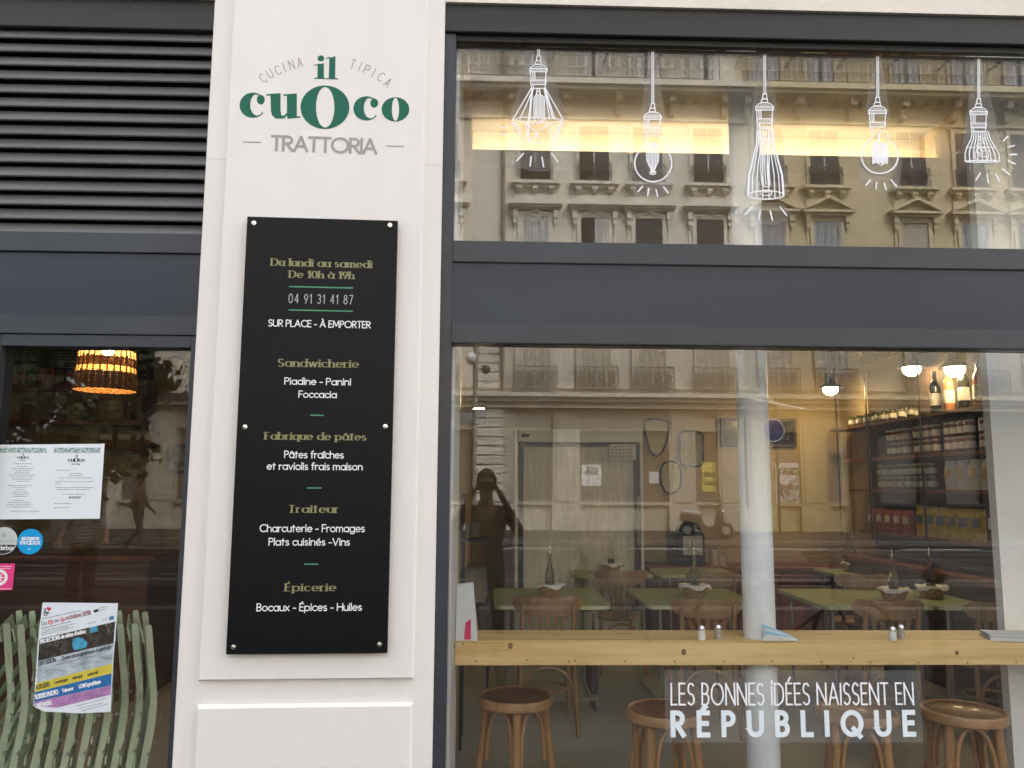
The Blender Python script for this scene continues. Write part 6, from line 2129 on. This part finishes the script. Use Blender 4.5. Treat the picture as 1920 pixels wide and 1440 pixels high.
m = MB(); m.box(-5.39, -2.5, 2.86, 3.54, 1.021, 1.06); m.build('worktop', REDW, sc_, world=True, bevel=.004)

# ---- wicker pendant lamp
WICKL = M('lamp_wicker', (.52, .28, .10), .65, 0, 70.0, col2=(.30, .14, .045), bump=.6, bscale=80)
yl = 1.8
p = at_y(197, 733, yl)
wl = thing('wicker_lamp', 'lit wicker pendant lamp with two rows of open slots', 'pendant lamp', (p.x, p.y, p.z))
rb, rt = .187, .150
H = .42
def rad(z): return rb + (rt - rb) * min(1, z / H) - .03 * max(0, (z - .3) / .12)
zs1, zs2 = at_y(197, 700, yl).z - p.z, at_y(197, 690, yl).z - p.z
zs3, zs4 = at_y(197, 673, yl).z - p.z, at_y(197, 660, yl).z - p.z
m = MB()
def band(z0, z1):
    n = 56
    rows_ = max(2, int((z1 - z0) / .0085))
    for i in range(rows_):
        z = z0 + (z1 - z0) * (i + .5) / rows_
        pts = [((rad(z) + .0035 * (1 if (k + i) % 2 else -1)) * math.cos(2 * math.pi * k / n), (rad(z) + .0035 * (1 if (k + i) % 2 else -1)) * math.sin(2 * math.pi * k / n), z) for k in range(n)]
        m.tube(pts, .0049, 5, closed=True)
band(0, zs1); band(zs2, zs3); band(zs4, H)
m.build('woven_shade', WICKL, wl)
m = MB()
for k in range(28):
    a = 2 * math.pi * k / 28
    m.tube([(rad(z) * math.cos(a), rad(z) * math.sin(a), z) for z in (0, .1, .2, .3, H)], .0055, 6)
m.build('stakes', WICKL, wl)
m = MB(); m.sphere((.01, -.02, zs4 + .02), .045, 12); m.build('bulb', glow('warm_bulb', (1.0, .70, .34), 48.0), wl, smooth=True)
m = MB(); m.tube([(0, 0, H), (0, 0, 3.7 - p.z - .002)], .006, 6); m.lathe([(.05, H - .01), (.04, H + .02), (.012, H + .03)], n=16); m.build('cord', BLK, wl)

# ---- stack of folded green chairs behind the poster
FOLD_G = M('sage_green_enamel', (.68, .77, .56), .42, .06, 3.0)
def make_folded():
    t = thing('folding_chair', 'x', 'folding chair', group='folded green chairs in a row behind the glass')
    prof = [(-.030, 0), (-.012, .20), (.012, .42), (.034, .58), (.036, .70), (.018, .84), (-.002, 1.0)]
    prof2 = [(-.028, .02), (-.010, .20), (.010, .42), (.028, .58), (.032, .66)]
    def flat(pr, y, w=.027, th=.005):
        m = MB()
        n = len(pr)
        fine = []
        for i in range(n - 1):
            p0, p1, p2, p3 = pr[max(0, i - 1)], pr[i], pr[i + 1], pr[min(n - 1, i + 2)]
            for k in range(5):
                s = k / 5
                fine.append(tuple(.5 * (2 * p1[q] + (p2[q] - p0[q]) * s + (2 * p0[q] - 5 * p1[q] + 4 * p2[q] - p3[q]) * s * s + (3 * p1[q] - p0[q] - 3 * p2[q] + p3[q]) * s ** 3) for q in (0, 1)))
        fine.append(pr[-1])
        o = len(m.v)
        for i, (a, z) in enumerate(fine):
            q0, q1 = fine[max(0, i - 1)], fine[min(len(fine) - 1, i + 1)]
            l = math.hypot(q1[0] - q0[0], q1[1] - q0[1])
            nx, nz = (q1[1] - q0[1]) / l, -(q1[0] - q0[0]) / l
            ww = w / 2 * (1 if 0 < i < len(fine) - 1 else .8)
            for s, yy in ((-1, y - th / 2), (1, y - th / 2), (1, y + th / 2), (-1, y + th / 2)):
                m.v.append(Vector((a + nx * s * ww, yy, z + nz * s * ww)))
        for i in range(len(fine) - 1):
            for k in range(4):
                l = (k + 1) % 4
                m.face([o + i * 4 + k, o + i * 4 + l, o + (i + 1) * 4 + l, o + (i + 1) * 4 + k])
        m.face([o, o + 1, o + 2, o + 3]); m.face([o + (len(fine) - 1) * 4 + k for k in range(4)])
        return m
    for y in (-.20, .20):
        flat(prof, y).build('back_leg', FOLD_G, t)
        flat(prof2, y * .9, .022).build('front_leg', FOLD_G, t)
    def slat(a, z, tilt, w, name):
        m = MB()
        ca, sa = math.cos(R(tilt)), math.sin(R(tilt))
        m.obox((a, 0, z), (sa * w / 2, 0, ca * w / 2), (0, .212, 0), (ca * .0035, 0, -sa * .0035))
        m.build(name, FOLD_G, t, bevel=.003)
    slat(-.022, .955, -14, .062, 'back_slat'); slat(.012, .865, -18, .05, 'back_slat')
    for i in range(6):
        slat(-.018 + .006 * math.sin(i), (.78 - i * .085), 4, .040, 'seat_slat')
    m = MB()
    for y in (-.206, .206):
        for a, z in ((.07, .62), (.052, .52), (.03, .47)):
            m.tube([(a, y - .006, z), (a, y + .006, z)], .008, 8)
    m.build('rivets', STEEL, t)
    return t
fc = make_folded()
nfc = 10
for i in range(nfc):
    L = (-2.13 + i * .067 + rnd.uniform(-.008, .008), .40 + rnd.uniform(-.03, .03), 0)
    lab = 'folded sage green slatted chair leaning in the row behind the poster'
    rz = R(24 + rnd.uniform(-2, 2))
    if i == 0:
        fc.location = L; fc.rotation_euler.z = rz; fc['label'] = lab
    else:
        dup(fc, L, rz)
# ================================================================ people in the street, seen in the glass
SKIN = M('skin', (.42, .24, .17), .55, .06, 20.0)
HAIR = M('dark_hair', (.03, .02, .014), .6, .2, 40.0)
JACK = M('brown_jacket', (.085, .062, .045), .85, .15, 8.0, bump=.2, bscale=40)
TROU = M('dark_trousers', (.022, .022, .026), .85, .15, 8.0)
SHOE = M('dark_shoes', (.025, .018, .014), .5)
JEAN = M('blue_jeans', (.05, .075, .14), .85, .2, 12.0)
TAN = M('brown_top', (.12, .08, .05), .85, .15, 8.0)
def stripe_mat():
    m = M('striped_jersey', (.6, .6, .6), .8)
    nt = m.node_tree
    tc = nt.nodes.new('ShaderNodeTexCoord'); sp = nt.nodes.new('ShaderNodeSeparateXYZ')
    nt.links.new(tc.outputs['Object'], sp.inputs[0])
    mu = nt.nodes.new('ShaderNodeMath'); mu.operation = 'MULTIPLY'; mu.inputs[1].default_value = 22.0
    fr_ = nt.nodes.new('ShaderNodeMath'); fr_.operation = 'FRACT'
    gt = nt.nodes.new('ShaderNodeMath'); gt.operation = 'GREATER_THAN'; gt.inputs[1].default_value = .5
    nt.links.new(sp.outputs['Z'], mu.inputs[0]); nt.links.new(mu.outputs[0], fr_.inputs[0]); nt.links.new(fr_.outputs[0], gt.inputs[0])
    rp = nt.nodes.new('ShaderNodeValToRGB')
    rp.color_ramp.elements[0].color = (.03, .03, .035, 1); rp.color_ramp.elements[1].color = (.62, .62, .62, 1)
    nt.links.new(gt.outputs[0], rp.inputs['Fac']); nt.links.new(rp.outputs['Color'], nt.nodes['Principled BSDF'].inputs['Base Color'])
    return m

def person(label, loc, rz, J, bones, mats, hair):
    """J: joint -> (x, y, z, radius); bones: (joint, joint, material index). One skinned surface."""
    t = thing('person', label, 'person', loc, rz)
    names = list(J)
    me = bpy.data.meshes.new('body')
    me.from_pydata([J[n][:3] for n in names], [(names.index(a), names.index(b)) for a, b, _ in bones], [])
    tmp = bpy.data.objects.new('body_skeleton', me)
    COL.objects.link(tmp)
    sk = tmp.modifiers.new('skin', 'SKIN')
    sk.use_smooth_shade = True
    for i, n in enumerate(names):
        v = me.skin_vertices[0].data[i]
        r_ = J[n][3]
        v.radius = r_ if isinstance(r_, tuple) else (r_, r_)
        v.use_root = (n == 'pelvis')
    sd = tmp.modifiers.new('smooth', 'SUBSURF')
    sd.levels = sd.render_levels = 2
    bpy.context.view_layer.update()
    dg = bpy.context.evaluated_depsgraph_get()
    body = bpy.data.meshes.new_from_object(tmp.evaluated_get(dg))
    bpy.data.objects.remove(tmp)
    body.name = 'body'
    body.materials.clear()
    for m in mats:
        body.materials.append(m)
    segs = [(Vector(J[a][:3]), Vector(J[b][:3]), k, (max(J[a][3]) if isinstance(J[a][3], tuple) else J[a][3])) for a, b, k in bones]
    for p in body.polygons:
        c = p.center
        best, bk = 9, 0
        for a, b, k, r_ in segs:
            d = b - a
            u = max(0, min(1, (c - a).dot(d) / max(1e-9, d.length_squared)))
            q = (c - (a + d * u)).length - r_ * .5
            if q < best:
                best, bk = q, k
        p.material_index = bk
        p.use_smooth = True
    o = bpy.data.objects.new('body', body)
    COL.objects.link(o)
    o.parent = t
    hx, hy, hz = J['head'][:3]
    m = MB()                                                # a cap of hair, open at the face
    N, K = 9, 24
    o_ = len(m.v)
    for i in range(N + 1):
        th = R(4 + i * hair[0] / N)
        for k in range(K):
            ph = 2 * math.pi * k / K
            front = max(0, math.sin(ph))
            tt = th * (1 - hair[1] * front)
            m.v.append(Vector((hx + .089 * math.sin(tt) * math.cos(ph) * (1 + .03 * math.sin(5 * ph)), hy + .112 * math.sin(tt) * math.sin(ph) - .006, hz + .02 + .118 * math.cos(tt))))
    for i in range(N):
        for k in range(K):
            l = (k + 1) % K
            m.face([o_ + i * K + k, o_ + i * K + l, o_ + (i + 1) * K + l, o_ + (i + 1) * K + k])
    m.face([o_ + k for k in range(K)])
    m.build('hair', HAIR, t, smooth=True)
    m = MB()
    for s in (-1, 1):
        m.sphere((hx + s * .032, hy + .083, hz + .012), .012, 8)
    m.build('eyes', M('eye_dark', (.05, .04, .035), .2), t, smooth=True)
    m = MB()
    m.sphere((hx, hy + .098, hz - .016), .016, 8, sz=1.7)
    for s in (-1, 1):
        m.sphere((hx + s * .084, hy - .004, hz), .026, 8, sx=.35, sy=.7)
    m.build('nose_and_ears', SKIN, t, smooth=True)
    m = MB(); m.sphere((hx, hy + .088, hz - .052), .02, 8, sx=1.2, sy=.45, sz=.32); m.build('mouth', M('lips', (.34, .13, .11), .5), t, smooth=True)
    return t

def head_neck(J, bones, x, y, z, lean=0.0, top=1):
    J['neck'] = (x, y, z - .19, .055); J['jaw'] = (x, y + .028, z - .075, (.062, .072)); J['head'] = (x, y + .008, z, (.080, .096)); J['crown'] = (x, y - .004, z + .075, (.062, .076))
    bones += [('chest', 'neck', 0), ('neck', 'jaw', 0), ('jaw', 'head', 0), ('head', 'crown', 0)]
def hand(J, bones, side, w, d, up, spread):
    """palm and five bent fingers from a wrist; d = along the hand, up = back of the hand, spread = across"""
    w, d, up, spread = Vector(w), Vector(d).normalized(), Vector(up).normalized(), Vector(spread).normalized()
    p = w + d * .05
    J[side + 'wrist'] = (*w, .026)
    J[side + 'palm'] = (*p, (.034, .018))
    J[side + 'knuckle'] = (*(w + d * .088), (.038, .014))
    bones += [(side + 'wrist', side + 'palm', 0), (side + 'palm', side + 'knuckle', 0)]
    for i, (s, l) in enumerate(((-.030, .068), (-.010, .080), (.011, .074), (.031, .058))):
        a = w + d * (.088 + l * .5) + spread * s * 1.1 - up * .012
        b = w + d * (.088 + l * .75) + spread * s * 1.1 - up * .040
        J[side + f'f{i}a'] = (*a, .0095); J[side + f'f{i}b'] = (*b, .008)
        bones += [(side + 'knuckle', side + f'f{i}a', 0), (side + f'f{i}a', side + f'f{i}b', 0)]
    a = w + d * .07 - spread * .052 - up * .012
    b = w + d * .105 - spread * .060 - up * .03
    J[side + 'ta'] = (*a, .0115); J[side + 'tb'] = (*b, .009)
    bones += [(side + 'palm', side + 'ta', 0), (side + 'ta', side + 'tb', 0)]
def legs(J, bones, hz, kn, an, toe, mt, ms, hw=.095):
    for s, sx in (('l', -1), ('r', 1)):
        J[s + 'hip'] = (sx * hw, 0, hz - .06, .088)
        J[s + 'knee'] = (*kn[s], .060); J[s + 'ankle'] = (*an[s], .043); J[s + 'heel'] = (*toe[s][0], .040); J[s + 'toe'] = (*toe[s][1], (.042, .026))
        bones += [('pelvis', s + 'hip', mt), (s + 'hip', s + 'knee', mt), (s + 'knee', s + 'ankle', mt), (s + 'ankle', s + 'heel', ms), (s + 'heel', s + 'toe', ms)]

# the photographer, behind the camera, holding a phone up in both hands
J, Bn = {}, []
J['pelvis'] = (0, -.30, .95, (.150, .105)); J['waist'] = (0, -.30, 1.10, (.150, .105)); J['chest'] = (0, -.30, 1.34, (.165, .112))
Bn += [('pelvis', 'waist', 1), ('waist', 'chest', 1)]
head_neck(J, Bn, 0, -.27, 1.635)
for s, sx in (('l', -1), ('r', 1)):
    J[s + 'sho'] = (sx * .185, -.30, 1.40, .066); J[s + 'elb'] = (sx * .30, -.17, 1.20, .050)
    w = (sx * .135, -.085, 1.525)
    hand(J, Bn, s, w, (-sx * .35, .30, .62), (sx * .5, .75, .2), (-.45 * sx, -.2, .7) if sx < 0 else (-.45 * sx, -.2, .7))
    Bn += [('chest', s + 'sho', 1), (s + 'sho', s + 'elb', 1), (s + 'elb', s + 'wrist', 1)]
legs(J, Bn, .95, {'l': (-.11, -.28, .50), 'r': (.11, -.26, .50)}, {'l': (-.12, -.32, .09), 'r': (.12, -.30, .09)},
     {'l': ((-.12, -.34, .035), (-.14, -.15, .03)), 'r': ((.12, -.32, .035), (.14, -.13, .03))}, 2, 3)
for k in [k for k in J if k in ('pelvis', 'lhip', 'rhip')]:
    pass
J['lhip'] = (-.095, -.30, .89, .088); J['rhip'] = (.095, -.30, .89, .088)
person('photographer in a brown jacket holding a phone up to the face in the street', (0, -3.4, -.02), 0, J, Bn, [SKIN, JACK, TROU, SHOE], (86, .45))
ph = thing('mobile_phone', 'dark mobile phone held level in the photographer hands', 'phone', (0.0, -3.445, 1.6))
m = MB(); m.box(-.078, .078, 0, .009, -.038, .036); m.build('body', BLKS, ph, bevel=.003)
m = MB(); m.tube([(-.062, .0092, .018), (-.062, .0102, .018)], .007, 12); m.tube([(-.046, .0092, .018), (-.046, .0102, .018)], .007, 12); m.build('lens', PANE_D, ph)

# a woman in a striped jersey and black trousers farther out on the pavement
J, Bn = {}, []
J['pelvis'] = (0, 0, .93, (.155, .11)); J['waist'] = (0, 0, 1.08, (.125, .092)); J['chest'] = (0, 0, 1.30, (.145, .10))
Bn += [('pelvis', 'waist', 1), ('waist', 'chest', 1)]
head_neck(J, Bn, 0, .0, 1.56)
for s, sx, el, wr_ in (('l', -1, (-.27, .02, 1.13), (-.20, .20, 1.02)), ('r', 1, (.29, .0, 1.13), (.42, .18, 1.04))):
    J[s + 'sho'] = (sx * .165, 0, 1.36, .055); J[s + 'elb'] = (*el, .042)
    d = Vector(wr_) - Vector(el)
    hand(J, Bn, s, wr_, d, (0, 0, 1), (d.y, -d.x, 0))
    Bn += [('chest', s + 'sho', 1), (s + 'sho', s + 'elb', 1), (s + 'elb', s + 'wrist', 0)]
legs(J, Bn, .93, {'l': (-.11, .03, .50), 'r': (.10, .0, .50)}, {'l': (-.11, .0, .09), 'r': (.11, -.05, .09)},
     {'l': ((-.11, -.02, .035), (-.13, .15, .03)), 'r': ((.11, -.07, .035), (.13, .10, .03))}, 2, 3)
for s in 'lr':
    x, y, z, _ = J[s + 'knee']; J[s + 'knee'] = (x, y, z, .085)
    x, y, z, _ = J[s + 'ankle']; J[s + 'ankle'] = (x, y, z, .075)
p = mir(150, 1126, 7.6)
person('woman in striped jersey and wide black trousers standing in the street', (p.x, p.y, -.14), R(8), J, Bn, [SKIN, stripe_mat(), TROU, SHOE], (110, .55))

# a passer-by in jeans on the tramway
J, Bn = {}, []
J['pelvis'] = (0, 0, .94, (.15, .10)); J['waist'] = (0, .0, 1.09, (.14, .095)); J['chest'] = (0, .02, 1.32, (.16, .108))
Bn += [('pelvis', 'waist', 1), ('waist', 'chest', 1)]
head_neck(J, Bn, 0, .04, 1.60)
for s, sx, el, wr_ in (('l', -1, (-.25, -.08, 1.13), (-.23, .10, .95)), ('r', 1, (.25, .06, 1.13), (.22, .24, 1.0))):
    J[s + 'sho'] = (sx * .18, .01, 1.38, .058); J[s + 'elb'] = (*el, .045)
    d = Vector(wr_) - Vector(el)
    hand(J, Bn, s, wr_, d, (sx, 0, 0), (0, d.z, -d.y))
    Bn += [('chest', s + 'sho', 1), (s + 'sho', s + 'elb', 1), (s + 'elb', s + 'wrist', 1)]
legs(J, Bn, .94, {'l': (-.10, .16, .52), 'r': (.10, -.04, .49)}, {'l': (-.10, .20, .09), 'r': (.10, -.36, .18)},
     {'l': ((-.10, .18, .035), (-.11, .36, .05)), 'r': ((.10, -.40, .12), (.11, -.28, .035))}, 2, 3)
p = mir(256, 1022, 17.0)
person('passer-by in brown top and blue jeans striding along the tram tracks', (p.x, p.y, -.06), R(-80), J, Bn, [SKIN, TAN, JEAN, SHOE], (100, .5))
